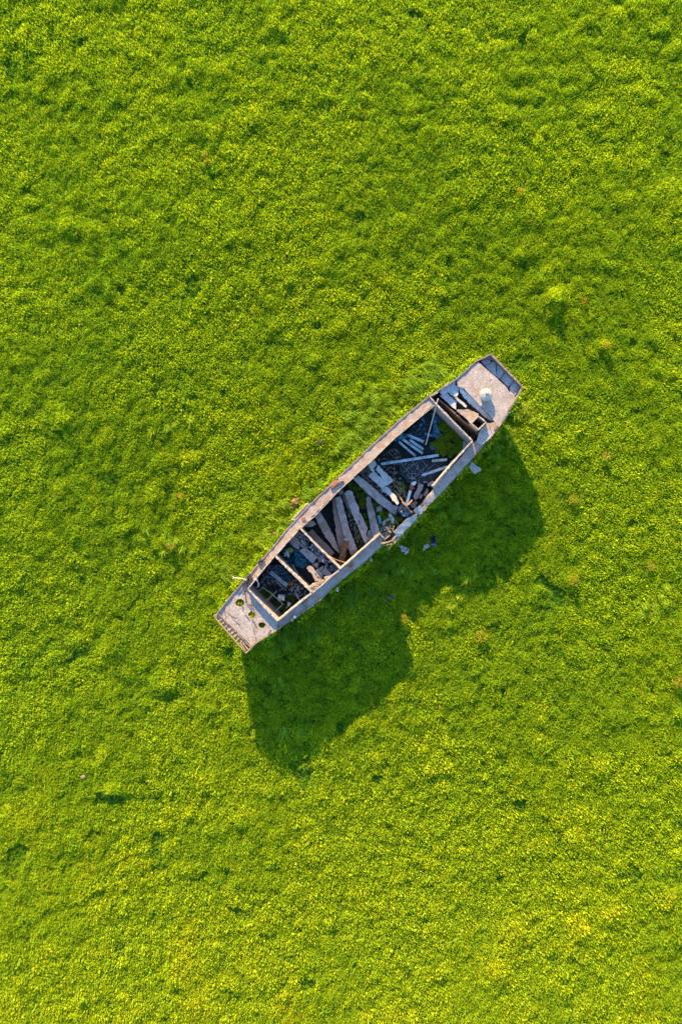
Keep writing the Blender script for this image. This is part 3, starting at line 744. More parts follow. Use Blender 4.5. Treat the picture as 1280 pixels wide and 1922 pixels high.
# tarp: crumpled sheet
def sheet(name, c, outline, z, amp, mat, label, cat, n=26, seed=0, hgt=None):
    pts = [pg(c, q) for q in outline]
    xs = [q[0] for q in pts]; ys = [q[1] for q in pts]
    x0, x1, y0, y1 = min(xs), max(xs), min(ys), max(ys)
    def inside(x, y):
        r = False; j = len(pts) - 1
        for i in range(len(pts)):
            if (pts[i][1] > y) != (pts[j][1] > y) and x < (pts[j][0] - pts[i][0]) * (y - pts[i][1]) / (pts[j][1] - pts[i][1]) + pts[i][0]: r = not r
            j = i
        return r
    vs = []; ix = {}; fs = []
    r = random.Random(seed)
    fx, fy = 3.0, 3.0
    for i in range(n + 1):
        for j in range(n + 1):
            x = x0 + (x1 - x0) * i / n; y = y0 + (y1 - y0) * j / n
            q = np.array([x * 0.09 + seed]), np.array([y * 0.09])
            w1 = abs(float(fbm(*q, 0.45, 1, 3)[0])) * 2
            ix[i, j] = len(vs); vs.append(W(x + r.uniform(-.3, .3), y + r.uniform(-.3, .3), z + amp * w1 + r.gauss(0, amp * 0.06)))
    for i in range(n):
        for j in range(n):
            x = x0 + (x1 - x0) * (i + .5) / n; y = y0 + (y1 - y0) * (j + .5) / n
            if inside(x, y): fs.append((ix[i, j], ix[i + 1, j], ix[i + 1, j + 1], ix[i, j + 1]))
    used = sorted({k for f in fs for k in f}); mp = {k: t for t, k in enumerate(used)}
    mb = MB(); mb.add([vs[k] for k in used], [tuple(mp[k] for k in f) for f in fs])
    o = mb.build(name, mat)
    md = o.modifiers.new("thickness", 'SOLIDIFY'); md.thickness = 0.01
    return tag(o, label, cat)
sheet("tarpaulin", 'd2', [(290, 345), (460, 480), (600, 640), (690, 730), (640, 770), (540, 795), (430, 760), (370, 700), (400, 600), (380, 520), (310, 560), (180, 560), (190, 450)], 1.65, .35, 'tarp', "crumpled teal tarpaulin beside the long pale slab", "tarpaulin", seed=1)
sheet("plastic_sheet", 'c3', [(375, 410), (450, 362), (520, 368), (515, 395), (440, 425), (385, 440)], 1.75, .15, 'tarp', "bright blue sheet tucked under the port deck of the aft hold", "sheet", seed=3, n=14)
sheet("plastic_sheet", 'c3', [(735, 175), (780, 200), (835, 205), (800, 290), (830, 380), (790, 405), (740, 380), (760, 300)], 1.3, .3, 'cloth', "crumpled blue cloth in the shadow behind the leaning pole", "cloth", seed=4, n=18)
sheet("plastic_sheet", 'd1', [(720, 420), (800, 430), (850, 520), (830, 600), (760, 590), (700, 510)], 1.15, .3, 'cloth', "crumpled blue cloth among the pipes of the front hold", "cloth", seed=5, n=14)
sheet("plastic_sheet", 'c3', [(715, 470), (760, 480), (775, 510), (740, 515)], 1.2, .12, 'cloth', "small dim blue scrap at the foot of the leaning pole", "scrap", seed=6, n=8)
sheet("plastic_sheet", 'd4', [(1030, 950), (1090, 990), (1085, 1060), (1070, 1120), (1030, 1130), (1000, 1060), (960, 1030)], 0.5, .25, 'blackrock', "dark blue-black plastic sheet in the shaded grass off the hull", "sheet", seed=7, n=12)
sheet("plastic_scrap", 'd4', [(1015, 1095), (1050, 1085), (1072, 1120), (1040, 1145), (1018, 1130)], 0.72, .1, 'blue', "bright blue plastic scrap in the grass below the dark sheet", "scrap", seed=8, n=6)
mb = MB()
for k in range(7):
    t = k * 0.9; c_ = pg('d2', (310, 480)); 
    mb.tube([W(*c_, 2.0), W(c_[0] + math.cos(t) * 3, c_[1] + math.sin(t) * 3, 2.1), W(c_[0] + math.cos(t) * 6, c_[1] + math.sin(t) * 4, 1.98)], .035, 5)
tag(mb.build("plastic_netting", 'yellow'), "tangle of yellow plastic strips on the teal tarpaulin", "netting")
mb = MB()
for k in range(10):
    c_ = pg('d2', (255 + random.uniform(-40, 40), 530 + random.uniform(-60, 40))); t = random.uniform(0, 3.1)
    mb.tube([W(*c_, 1.95), W(c_[0] + math.cos(t) * 4, c_[1] + math.sin(t) * 4, 2.05)], .03, 5)
tag(mb.build("plastic_netting", 'white'), "pale torn netting next to the yellow plastic strips", "netting")
# rubble heaps (uncountable)
def heap(c, pts, n, z0, z1, s0, s1, mat, name, label, seed, strips=0.3):
    r = random.Random(seed); P = [pg(c, q) for q in pts]; mb = MB()
    def inside(x, y):
        q = False; j = len(P) - 1
        for i in range(len(P)):
            if (P[i][1] > y) != (P[j][1] > y) and x < (P[j][0] - P[i][0]) * (y - P[i][1]) / (P[j][1] - P[i][1]) + P[i][0]: q = not q
            j = i
        return q
    xs = [q[0] for q in P]; ys = [q[1] for q in P]; k = 0
    while k < n:
        x = r.uniform(min(xs), max(xs)); y = r.uniform(min(ys), max(ys))
        if not inside(x, y): continue
        k += 1; z = r.uniform(z0, z1); s = r.uniform(s0, s1)
        if r.random() < strips:
            t = r.uniform(0, 3.14); l = s * 2.2
            w = W(x, y, z); d = Vector((math.cos(t), math.sin(t), r.uniform(-.4, .4))) * l / 2
            mb.tube([w - d, w + d], s * 0.12, 4)
        else:
            rock(mb, W(x, y, z), (s, s * r.uniform(.4, .9), s * r.uniform(.3, .6)), seed=r.randint(0, 99999), sub=1)
    o = mb.build(name, mat); tag(o, label, kind="stuff")
    return o
st_ = [(445, 170), (500, 130), (800, 430), (1160, 790), (1060, 880), (960, 790), (870, 620), (780, 560), (600, 430), (520, 420), (460, 260)]
heap('d2', st_, 210, 1.5, 1.95, .06, .2, 'rubble', "rubble", "strip of small blue-grey rubble along the bulkhead", 1)
heap('d2', st_, 45, 1.9, 2.05, .05, .13, 'white', "plaster_rubble", "white plaster crumbs sprinkled over the rubble strip", 2, .2)
heap('d2', [(460, 180), (560, 270), (600, 400), (500, 420)], 12, 1.9, 2.05, .08, .2, 'pink', "rubble", "cream crumbs near the port end of the rubble strip", 9, .1)
heap('d2', [(640, 1110), (900, 960), (900, 1010), (740, 1150), (680, 1190)], 45, 2.64, 2.72, .06, .17, 'side', "rubble", "sunlit peach crumbs on the broken ledge", 3, .1)
heap('d2', [(700, 780), (860, 960), (890, 1010), (830, 980), (760, 900), (690, 800)], 22, 2.1, 2.34, .06, .16, 'rubble', "rubble", "grey crumbs along the sunlit plank", 13, .2)
heap('d1', [(420, 330), (600, 250), (1100, 700), (1150, 850), (900, 900), (700, 800), (560, 650), (200, 700)], 170, 0.98, 1.2, .05, .18, 'rubble', "rubble", "dim litter covering the floor of the front hold", 4, .45)
heap('d1', [(700, 500), (1080, 700), (1120, 860), (960, 980), (850, 800)], 40, 1.1, 1.3, .05, .14, 'white', "plaster_rubble", "pale crumbs at the starboard side of the front hold", 5, .4)
heap('d3', [(60, 320), (200, 200), (330, 560), (480, 720), (620, 860), (560, 800), (420, 700), (250, 560), (100, 420)], 70, 1.3, 1.7, .06, .22, 'beam2', "rubble", "brown broken bits in the gap beside the cracked slab", 6, .4)
heap('d3', [(560, 600), (680, 480), (900, 700), (900, 850), (780, 880), (640, 760)], 60, 1.2, 1.6, .05, .16, 'rebar', "rubble", "tan splinters between the cracked slab and the pale pipe", 7, .6)
heap('c3', [(230, 600), (400, 480), (480, 640), (440, 760), (560, 820), (420, 840), (300, 700)], 60, 1.0, 1.2, .05, .2, 'beam2', "rubble", "dark brown debris on the floor of the aft hold", 8, .3)
heap('c2', [(560, 380), (620, 480), (640, 560), (680, 660), (640, 700), (590, 560), (550, 420)], 50, 1.05, 1.3, .06, .2, 'beam2', "rubble", "brown crumbs lying between the two widest beams", 10, .2)
heap('d3', [(760, 1020), (900, 900), (1000, 1100), (900, 1180), (820, 1120)], 40, 1.3, 1.6, .06, .2, 'stone', "rubble", "grey rubble by the bent bars at the hull break", 11, .3)
heap('d1', [(300, 500), (600, 260), (900, 560), (800, 640), (560, 560)], 45, 1.1, 1.3, .06, .2, 'cloth', "rubble", "bluish torn scraps among the litter of the front hold", 31, .3)
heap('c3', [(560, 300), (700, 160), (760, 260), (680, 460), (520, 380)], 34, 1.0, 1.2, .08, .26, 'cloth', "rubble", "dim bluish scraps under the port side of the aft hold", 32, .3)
heap('c3', [(430, 640), (640, 600), (760, 820), (560, 820)], 34, 1.16, 1.24, .04, .16, 'slab', "rubble", "pale chips scattered on the dark floor of the aft hold", 33, .5)
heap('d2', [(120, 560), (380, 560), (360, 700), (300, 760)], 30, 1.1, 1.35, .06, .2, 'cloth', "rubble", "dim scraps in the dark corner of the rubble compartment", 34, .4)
heap('c4', [(180, 570), (225, 540), (630, 930), (585, 985)], 60, 1.3, 1.42, .05, .18, 'beam2', "rubble", "brown dirt clods in the narrow well before the stern", 12, .1)
heap('c2', [(850, 560), (900, 480), (950, 520), (960, 560), (880, 620)], 28, 1.3, 1.5, .06, .2, 'stone', "rubble", "grey chips beside the white plaster lump", 14, .1)
# tile lines on the aft hold floor
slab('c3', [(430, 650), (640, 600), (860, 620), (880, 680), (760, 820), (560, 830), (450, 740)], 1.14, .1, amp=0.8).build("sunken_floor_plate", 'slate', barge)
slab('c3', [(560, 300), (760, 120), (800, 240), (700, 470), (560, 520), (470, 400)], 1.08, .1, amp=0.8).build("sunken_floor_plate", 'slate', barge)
mb = MB()
for a_, b_ in [((470, 660), (600, 800)), ((540, 640), (500, 700)), ((570, 640), (680, 760)), ((640, 600), (760, 740)), ((700, 650), (560, 790)), ((600, 630), (480, 720)), ((760, 640), (850, 700)), ((790, 620), (660, 740))]:
    bar('c3', a_, b_, 1.16, 1.16, .012, mb)
tag(mb.build("wire_grid", 'greybar'), "faint grid of thin wires on the dark floor of the aft hold", "wire mesh")
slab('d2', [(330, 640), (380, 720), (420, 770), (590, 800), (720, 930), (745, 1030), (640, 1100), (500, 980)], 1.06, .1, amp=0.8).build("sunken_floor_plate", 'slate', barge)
# front hold frame and pipes
mb = MB()
for a_, b_ in [((260, 780), (340, 700)), ((400, 960), (590, 780)), ((530, 1190), (710, 1010)), ((450, 790), (700, 1020)), ((340, 720), (450, 800))]:
    bar('d1', a_, b_, 1.6, 1.6, .035, mb, n=4)
tag(mb.build("timber_lattice", 'greybar'), "grey square-barred frame standing over grass in the front hold", "lattice")
slab('d1', [(130, 700), (175, 690), (400, 930), (600, 1120), (690, 1220), (640, 1240), (480, 1110), (250, 880)], 1.2, .1).build("floor_ledge", 'beam2', barge)
for i, (a_, b_, lb) in enumerate([((480, 410), (790, 665), "upper of the two long grey pipes in the front hold"), ((460, 440), (765, 690), "lower of the two long grey pipes in the front hold")]):
    tag(bar('d1', a_, b_, 1.35, 1.4, .055, n=9).build("pipe", 'pipe'), lb, "pipe", "grey pipes in the front hold")
tag(bar('d1', (400, 400), (640, 600), 1.25, 1.3, .03, n=6).build("pipe", 'greybar'), "thin dim rod alongside the long grey pipes", "rod")
tag(bar('d1', (490, 380), (610, 300), 1.4, 1.5, .04, n=6).build("pipe", 'cloth'), "short bluish pipe at the port end of the front hold", "pipe", "grey pipes in the front hold")
tag(bar('d1', (420, 330), (560, 305), 1.4, 1.4, .025, n=6).build("batten", 'log'), "short brown batten near the port side of the front hold", "batten")
tag(bar('d1', (580, 590), (680, 700), 1.2, 1.2, .045, n=6).build("batten", 'greybar'), "short grey-green batten beside the litter of the front hold", "batten")
tag(bar('d1', (950, 850), (1020, 960), 1.3, 1.3, .03, n=6).build("batten", 'white'), "short white stick by the starboard side of the front hold", "stick")
tag(bar('d1', (760, 1100), (830, 1020), 1.3, 1.3, .03, n=6).build("batten", 'pipe'), "short pale blue stick beside the white scrap", "stick")
mb = bar('d1', (612, 900), (738, 910), 1.35, 1.35, .16, n=14); bk = mb.build("drum", 'white'); tag(bk, "small whitish metal drum lying on its side in the front hold", "drum")
mb = MB()
for t in (0.02, 0.5, 0.98):
    x = 612 + 126 * t
    bar('d1', (x - 4, 900 + 10 * t), (x + 4, 900 + 10 * t), 1.35, 1.35, .172, mb, n=14)
mb.build("drum_rib", 'greybar', bk)
sheet("plastic_scrap", 'd1', [(790, 970), (850, 1010), (830, 1060), (770, 1090), (785, 1030)], 1.3, .1, 'white', "crumpled white scrap on the grass of the front hold", "scrap", seed=12, n=8)
sheet("plastic_scrap", 'd1', [(300, 540), (350, 550), (345, 600), (290, 590)], 1.2, .1, 'tarp', "small teal scrap in the dark port corner of the front hold", "scrap", seed=13, n=7)
mb = MB(); rock(mb, W(*pg('d1', (835, 640)), 1.3), (.42, .3, .2, 0.2), 5); tag(mb.build("rusty_scrap", 'rust'), "reddish rusty lump at the end of the long pipes", "scrap")
mb = MB(); rock(mb, W(*pg('d3', (1015, 640)), 1.4), (.3, .42, .25, 0.1), 6); tag(mb.build("rusty_scrap", 'rust'), "rust-red lump at the top end of the white-grey pipe", "scrap")
mb = MB(); rock(mb, W(*pg('d3', (1035, 570)), 1.5), (.32, .25, .25, 0.6), 7); rock(mb, W(*pg('d3', (1070, 545)), 1.5), (.15, .15, .15, 0.6), 8)
tag(mb.build("plaster_lump", 'white'), "white plaster lump above the rust-red one", "lump")
mb = MB(); rock(mb, W(*pg('d4', (295, 610)), 1.2), (.24, .4, .22, 0.2), 9); rock(mb, W(*pg('d4', (325, 690)), 1.2), (.28, .46, .25, 0.1), 10)
tag(mb.build("plaster_lump", 'white'), "bright white lump of plaster on the grass under the long beam", "lump")
# curved hose
mb = MB(); pts = [pg('d1', q) for q in [(195, 560), (225, 590), (250, 640), (252, 680), (240, 705)]]
mb.tube([W(x, y, z_) for (x, y), z_ in zip(pts, (2.92, 2.85, 2.7, 2.5, 2.4))], .035, 7); tag(mb.build("hose", 'wood'), "pale curved hose end hanging over the port coaming", "hose")
# things on the port deck
mb = MB(); pts = [pg('c1', q) for q in [(258, 283), (275, 295), (300, 297), (350, 303), (380, 318)]]
mb.tube([W(x, y, z_) for (x, y), z_ in zip(pts, (2.9, 2.9, 2.85, 2.75, 2.68))], .02, 6, r1=.035)
mb.tube([W(*pg('c1', (275, 295)), 2.9), W(*pg('c1', (262, 305)), 2.92)], .02, 5)
tag(mb.build("bleached_branch", 'wood'), "bleached branch sticking out over the port edge near the bow", "branch")
heap('c1', [(345, 330), (400, 255), (430, 290), (420, 350), (385, 360)], 50, 2.64, 2.74, .04, .16, 'blackrock', "debris_pile", "dark pile of twigs and scraps on the port deck near the bow", 21, .6)
mb = MB(); pts = [pg('c1', q) for q in [(480, 155), (500, 145), (520, 142), (532, 155), (530, 170)]]
mb.tube([W(x, y, 2.7) for x, y in pts], .05, 7); mb.tube([W(*pg('c1', (480, 158)), 2.68), W(*pg('c1', (508, 175)), 2.68)], .06, 7)
tag(mb.build("mooring_cleat", 'blackrock'), "dark loop of iron lying on the port deck beside the bow hold", "cleat")
def brick(c, x, y, z, l, w, h, ang, mat, label, grp=None):
    mb = MB(); p_ = W(*pg(c, (x, y)), z); R = Matrix.Rotation(ang, 3, 'Z')
    vs_ = [p_ + R @ Vector((sx * l / 2 * (1 + random.uniform(-.05, .05)), sy * w / 2, sz * h)) for sx in (-1, 1) for sy in (-1, 1) for sz in (0, 1)]
    mb.add(vs_, [(0, 1, 3, 2), (4, 6, 7, 5), (0, 4, 5, 1), (2, 3, 7, 6), (0, 2, 6, 4), (1, 5, 7, 3)])
    o = mb.build("brick", mat)
    bv = o.modifiers.new("worn", 'BEVEL'); bv.width = 0.015
    return tag(o, label, "brick", grp)
brick('c2', 438, 138, 2.62, .34, .16, .1, .8, 'brick', "orange-red brick on the port edge beside the beam hold")
brick('c2', 415, 165, 2.62, .2, .14, .09, .5, 'rust', "dark broken half brick below the orange-red one")
brick('c2', 492, 100, 2.62, .24, .2, .14, .3, 'pink', "greyish pink brick on the port deck, larger of the grey pair")
brick('c2', 478, 122, 2.62, .16, .12, .09, .9, 'pink', "small greyish chip beside the greyish pink brick")
brick('c2', 147, 462, 2.62, .2, .2, .03, .3, 'brick', "flat red tile chip on the port deck by the bulkhead")
brick('c2', 568, 885, 2.57, .22, .12, .08, .8, 'brick', "dull red brick on the shaded starboard deck, upper of the pair")
brick('c2', 590, 900, 2.57, .22, .12, .08, .6, 'brick', "dull red brick on the shaded starboard deck, lower of the pair")
brick('c1', 772, 632, 2.6, .2, .14, .08, .6, 'brick', "red brick bit on the starboard edge near the bow")
brick('c1', 792, 630, 2.6, .12, .12, .09, .2, 'white', "white chip beside the red brick bit near the bow")
brick('c1', 770, 655, 2.6, .12, .12, .09, .9, 'pink', "pale pinkish chip below the red brick bit near the bow")
brick('c4', 808, 858, 2.63, .18, .14, .08, .9, 'brick', "red brick on the stern deck's starboard edge")
brick('c4', 795, 880, 2.63, .14, .1, .08, .3, 'rust', "rusty chip next to the red brick at the stern")

# things in the grass round the barge
def lump(name, c, pts, mat, label, cat, z=0.45, group=None):
    mb = MB()
    for i, (x, y, sx, sy, an) in enumerate(pts):
        rock(mb, W(*pg(c, (x, y)), z), (sx, sy, min(sx, sy) * .6, an), seed=int(x + y * 7))
    return tag(mb.build(name, mat), label, cat, group)
piece("concrete_slab", 'c3', [(1085, 670), (1110, 620), (1150, 660), (1195, 685), (1190, 710), (1140, 735), (1100, 700)], 0.95, .15, 'slab', "flat pale chunk of concrete in the shaded grass beside the stern hold", "slab")
lump("plaster_lump", 'd4', [(500, 1160, .22, .16, .5), (515, 1195, .2, .14, 1.2), (540, 1210, .26, .2, .2), (580, 1240, .28, .2, .9), (560, 1180, .2, .15, .3), (470, 1145, .14, .12, 0), (495, 1220, .18, .1, 2), (560, 1262, .2, .14, 1.1), (600, 1205, .16, .12, .4), (530, 1170, .13, .1, 2.2)], 'stone', "cluster of white rubble lumps in shaded grass below the hull break", "rubble", .62)
lump("plaster_lump", 'd4', [(895, 1150, .22, .16, .5), (925, 1128, .24, .14, .2), (875, 1190, .14, .12, .2), (915, 1165, .14, .12, 1.2), (950, 1150, .14, .1, 1)], 'stone', "smaller pale rubble lumps beside the blue plastic scrap", "rubble", .62)
lump("plaster_lump", 'c2', [(770, 840, .16, .22, .3)], 'stone', "small white chip in the shaded grass below the starboard deck", "chip", .72)
lump("plaster_lump", 'c1', [(1155, 395, .18, .28, .3)], 'stone', "small white scrap in shaded grass beside the rubble compartment", "chip", .72)
lump("dark_stone", 'p', [(733, 1121, .45, .3, .1)], 'blackrock', "dark round stone in the barge's shadow near its right edge", "stone", .5)
lump("dark_stone", 'p', [(601, 830, .28, .34, .1)], 'blackrock', "small dark stone in sunlit grass above the port side", "stone", .6)
lump("grey_stone", 'p', [(156, 1459, .28, .22, .4)], 'beam2', "small grey stone in the meadow far left below the barge", "stone", .62)

# ------------------------------------------------------------------ vegetation
def leaf_patch(name, n, rad, hmin, hmax, wid, lean, seed, mat, droop=0.5, bias=(0, 0), seg=3, rise=0.0):
    r = np.random.default_rng(seed); vs = []; fs = []
    for i in range(n):
        rr = rad * math.sqrt(r.random()); th = r.random() * 6.283
        bx, by = rr * math.cos(th), rr * math.sin(th)
        h = r.uniform(hmin, hmax) * (1.0 + rise * (1 - rr / rad)); az = r.random() * 6.283
        ln = abs(r.normal(lean, lean * 0.5))
        dx, dy = math.cos(az) * ln + bias[0], math.sin(az) * ln + bias[1]
        l = math.hypot(dx, dy) + 1e-6; pxv, pyv = -dy / l, dx / l
        tw = r.uniform(-0.9, 0.9); w = wid * r.uniform(0.6, 1.3)
        b = len(vs); z0 = h * r.uniform(0.25, 0.6)
        for k in range(seg + 1):
            t = k / seg
            bend = t * t * droop + t * (1 - droop)
            cxp = bx + dx * h * bend * 1.3; cyp = by + dy * h * bend * 1.3
            z = z0 + (h - z0) * (t - 0.42 * droop * t * t) / (1 - 0.42 * droop)
            ww = w * (0.35 + 1.6 * t * (1 - t) * 1.6) if k < seg else 0
            ox, oy, oz = pxv * ww * 0.5 * math.cos(tw), pyv * ww * 0.5 * math.cos(tw), ww * 0.5 * math.sin(tw)
            if k < seg:
                vs += [(cxp - ox, cyp - oy, z - oz), (cxp + ox, cyp + oy, z + oz)]
            else:
                vs.append((cxp, cyp, z))
        for k in range(seg - 1):
            fs.append((b + 2 * k, b + 2 * k + 1, b + 2 * k + 3, b + 2 * k + 2))
        fs.append((b + 2 * (seg - 1), b + 2 * (seg - 1) + 1, b + 2 * seg))
    me = bpy.data.meshes.new(name); me.from_pydata(vs, [], fs); me.materials.append(M[mat])
    return bpy.data.objects.new(name, me)     # source only, not in the scene

def scatter(name, P, rot, scl, hue, idx, sources, label=None):
    """one object: leaf patches instanced on its own points"""
    me = bpy.data.meshes.new(name)
    me.vertices.add(len(P)); me.vertices.foreach_set("co", np.asarray(P, dtype=np.float32).ravel())
    def at(nm, ty, arr, key):
        a = me.attributes.new(nm, ty, 'POINT'); a.data.foreach_set(key, np.asarray(arr).ravel())
    at("hue", 'FLOAT', np.asarray(hue, np.float32), "value"); at("scl", 'FLOAT', np.asarray(scl, np.float32), "value")
    at("idx", 'INT', np.asarray(idx, np.int32), "value"); at("rot", 'FLOAT_VECTOR', np.asarray(rot, np.float32), "vector")
    o = bpy.data.objects.new(name, me); col.objects.link(o)
    ng = bpy.data.node_groups.new(name, 'GeometryNodeTree')
    ng.interface.new_socket("Geometry", in_out='INPUT', socket_type='NodeSocketGeometry')
    ng.interface.new_socket("Geometry", in_out='OUTPUT', socket_type='NodeSocketGeometry')
    N = ng.nodes; L = ng.links
    gi = N.new("NodeGroupInput"); go = N.new("NodeGroupOutput")
    jn = N.new("GeometryNodeJoinGeometry") if len(sources) > 1 else None
    g2i = N.new("GeometryNodeGeometryToInstance")
    for s_ in reversed(sources):
        oi = N.new("GeometryNodeObjectInfo"); oi.inputs[0].default_value = s_; oi.inputs["As Instance"].default_value = True
        L.new(oi.outputs["Geometry"], jn.inputs[0])
    iop = N.new("GeometryNodeInstanceOnPoints")
    L.new(gi.outputs[0], iop.inputs["Points"]); L.new(jn.outputs[0], iop.inputs["Instance"])
    iop.inputs["Pick Instance"].default_value = True
    def na(nm, ty):
        a = N.new("GeometryNodeInputNamedAttribute"); a.data_type = ty; a.inputs[0].default_value = nm
        return [q for q in a.outputs if q.enabled and q.name == "Attribute"][0]
    L.new(na("idx", 'INT'), iop.inputs["Instance Index"])
    L.new(na("rot", 'FLOAT_VECTOR'), iop.inputs["Rotation"])
    L.new(na("scl", 'FLOAT'), iop.inputs["Scale"])
    L.new(iop.outputs[0], go.inputs[0])
    md = o.modifiers.new("scatter", 'NODES'); md.node_group = ng
    tag(o, label, kind="stuff")
    return o

SRC = [leaf_patch("leafy_patch%d" % i, 40, 0.165, 0.10, 0.28, 0.035, 0.18, 40 + i, 'leaf', droop=0.5, seg=2) for i in range(6)]
SRC += [leaf_patch("leafy_patch_fine%d" % i, 46, 0.165, 0.10, 0.30, 0.027, 0.17, 60 + i, 'leaf', droop=0.5, seg=2) for i in range(3)]
REED = [leaf_patch("long_grass%d" % i, 30, 0.15, 0.22, 0.45, 0.020, 0.32, 80 + i, 'reed', droop=0.75, bias=(.55, .1), seg=4) for i in range(4)]

def in_hull(px, py, need):
    a_ = (px - BO[0]) * UX + (py - BO[1]) * UY; b_ = (px - BO[0]) * NX + (py - BO[1]) * NY
    p0 = np.interp(a_, pa[:, 0], pa[:, 1]); s0_ = np.interp(a_, sa[:, 0], sa[:, 1])
    kz = np.where(a_ < 82, 2.05 * (np.clip(82 - a_, 0, 200) / 82) ** 1.35, np.where(a_ > 628, 2.15 * (np.clip(a_ - 628, 0, 200) / 90) ** 1.35, 0))
    ins = (a_ > -2) & (a_ < 719) & (b_ > p0 + 3) & (b_ < s0_ - 3)
    return ins & (kz < need), ins

XR, YR = 20.5, 29.5
sp = 0.132
nxg = int(2 * XR / sp); nyg = int(2 * YR / sp)
gxx, gyy = np.meshgrid(np.linspace(-XR, XR, nxg), np.linspace(-YR, YR, nyg), indexing='ij')
x = gxx.ravel() + rng.uniform(-.5, .5, gxx.size) * sp * 1.1; y = gyy.ravel() + rng.uniform(-.5, .5, gxx.size) * sp * 1.1
px = x / S0 + 640; py = 961 - y / S0
blocked, under = in_hull(px, py, 1.0)
# bare earth spots
EARTH = [(553, 945, 10, 17, .9), (518, 1003, 8, 13, .8), (704, 845, 7, 22, .85)]
bare = np.zeros(len(x), bool)
for ex, ey, w1, l1, an in EARTH:
    dx, dy = px - ex, py - ey
    u_ = dx * math.cos(an) - dy * math.sin(an); v_ = dx * math.sin(an) + dy * math.cos(an)
    bare |= (u_ / l1) ** 2 + (v_ / w1) ** 2 < 1
keep = ~blocked & ~bare
x, y, px, py, under = x[keep], y[keep], px[keep], py[keep], under[keep]
ch, chu = clumpf(x, y)
h = ground_h(x, y) + ch * 0.8
n1 = fbm(x, y, 0.6, 3, 3); n2 = fbm(x, y, 6.0, 4, 3); n3 = fbm(x, y, 0.3, 5, 2)
scl = 0.95 + 0.36 * n1 + 0.45 * n3 + 0.25 * ch
scl = np.clip(scl, 0.45, 1.7)
# holes in the canopy
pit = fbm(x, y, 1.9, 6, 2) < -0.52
scl[pit] *= 0.55
scl[under] = np.minimum(scl[under], 0.8)
# leaf hue yellower towards the foot of the field, plus yellow-leaved patches
yel = np.clip((py - 1350) / 600, 0, 1) * 0.10 + np.clip((1200 - np.hypot(px - 900, py - 1400)) / 1200, 0, 1) * 0.05
patch = np.clip(fbm(x, y, 2.6, 1, 3) - 0.20, 0, 1) * (0.5 + 0.8 * np.clip((py - 1000) / 800, 0, 1))
hue = 0.25 + 0.06 * n2 + 0.08 * n1 + 0.12 * n3 + chu * 0.5 + yel + patch * 0.22 + rng.normal(0, 0.05, len(x))
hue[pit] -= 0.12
hue = np.clip(hue, 0.0, 0.66)
rot = np.stack([rng.normal(0, .10, len(x)), rng.normal(0, .10, len(x)), rng.uniform(0, 6.283, len(x))], 1)
pfine = fbm(x, y, 3.5, 7, 2) > 0.02
idx_ = np.where(pfine, rng.integers(6, 9, len(x)), rng.integers(0, 6, len(x)))
# thinner, coarser cover further out
qx, qy = np.meshgrid(np.arange(-52, 52, 0.42), np.arange(-62, 62, 0.42), indexing='ij')
qx = qx.ravel() + rng.uniform(-.2, .2, qx.size); qy = qy.ravel() + rng.uniform(-.2, .2, qy.size)
o_ = (np.abs(qx) > XR) | (np.abs(qy) > YR)
qx, qy = qx[o_], qy[o_]; nq = len(qx)
x = np.concatenate([x, qx]); y = np.concatenate([y, qy]); h = np.concatenate([h, ground_h(qx, qy) - 0.1])
scl = np.concatenate([scl, rng.uniform(1.6, 2.3, nq)]); hue = np.concatenate([hue, np.clip(0.28 + .12 * fbm(qx, qy, 4.0, 3, 3), 0, .6)])
rot = np.concatenate([rot, np.stack([rng.normal(0, .1, nq), rng.normal(0, .1, nq), rng.uniform(0, 6.28, nq)], 1)]); idx_ = np.concatenate([idx_, rng.integers(0, 9, nq)])
scatter("grass", np.stack([x, y, h - 0.03], 1), rot, scl, hue, idx_, SRC, "dense bright green leafy ground cover of the meadow")

ea = rng.uniform(20, 700, 900); es = rng.random(900) < .5
eb = np.where(es, np.interp(ea, pa[:, 0], pa[:, 1]) - rng.uniform(-2.5, 5, 900), np.interp(ea, sa[:, 0], sa[:, 1]) + rng.uniform(-2.5, 5, 900))
ok = fbm(ea * .02, eb * 0 + es * 9.0, .5, 2, 2) > -0.05
ea, eb = ea[ok], eb[ok]; ex_ = (BO[0] + ea * UX + eb * NX - 640) * S0 * .975; ey_ = (961 - (BO[1] - ea * UY * -1 + eb * NY)) * S0 * .975
ne = len(ea)
scatter("grass", np.stack([ex_, ey_, ground_h(ex_, ey_) + .12], 1), np.stack([rng.normal(0, .2, ne), rng.normal(0, .2, ne), rng.uniform(0, 6.28, ne)], 1), rng.uniform(.9, 1.9, ne), np.clip(rng.normal(.3, .08, ne), 0, .6), rng.integers(0, 9, ne), SRC, "taller leafy plants crowding the foot of the hull")
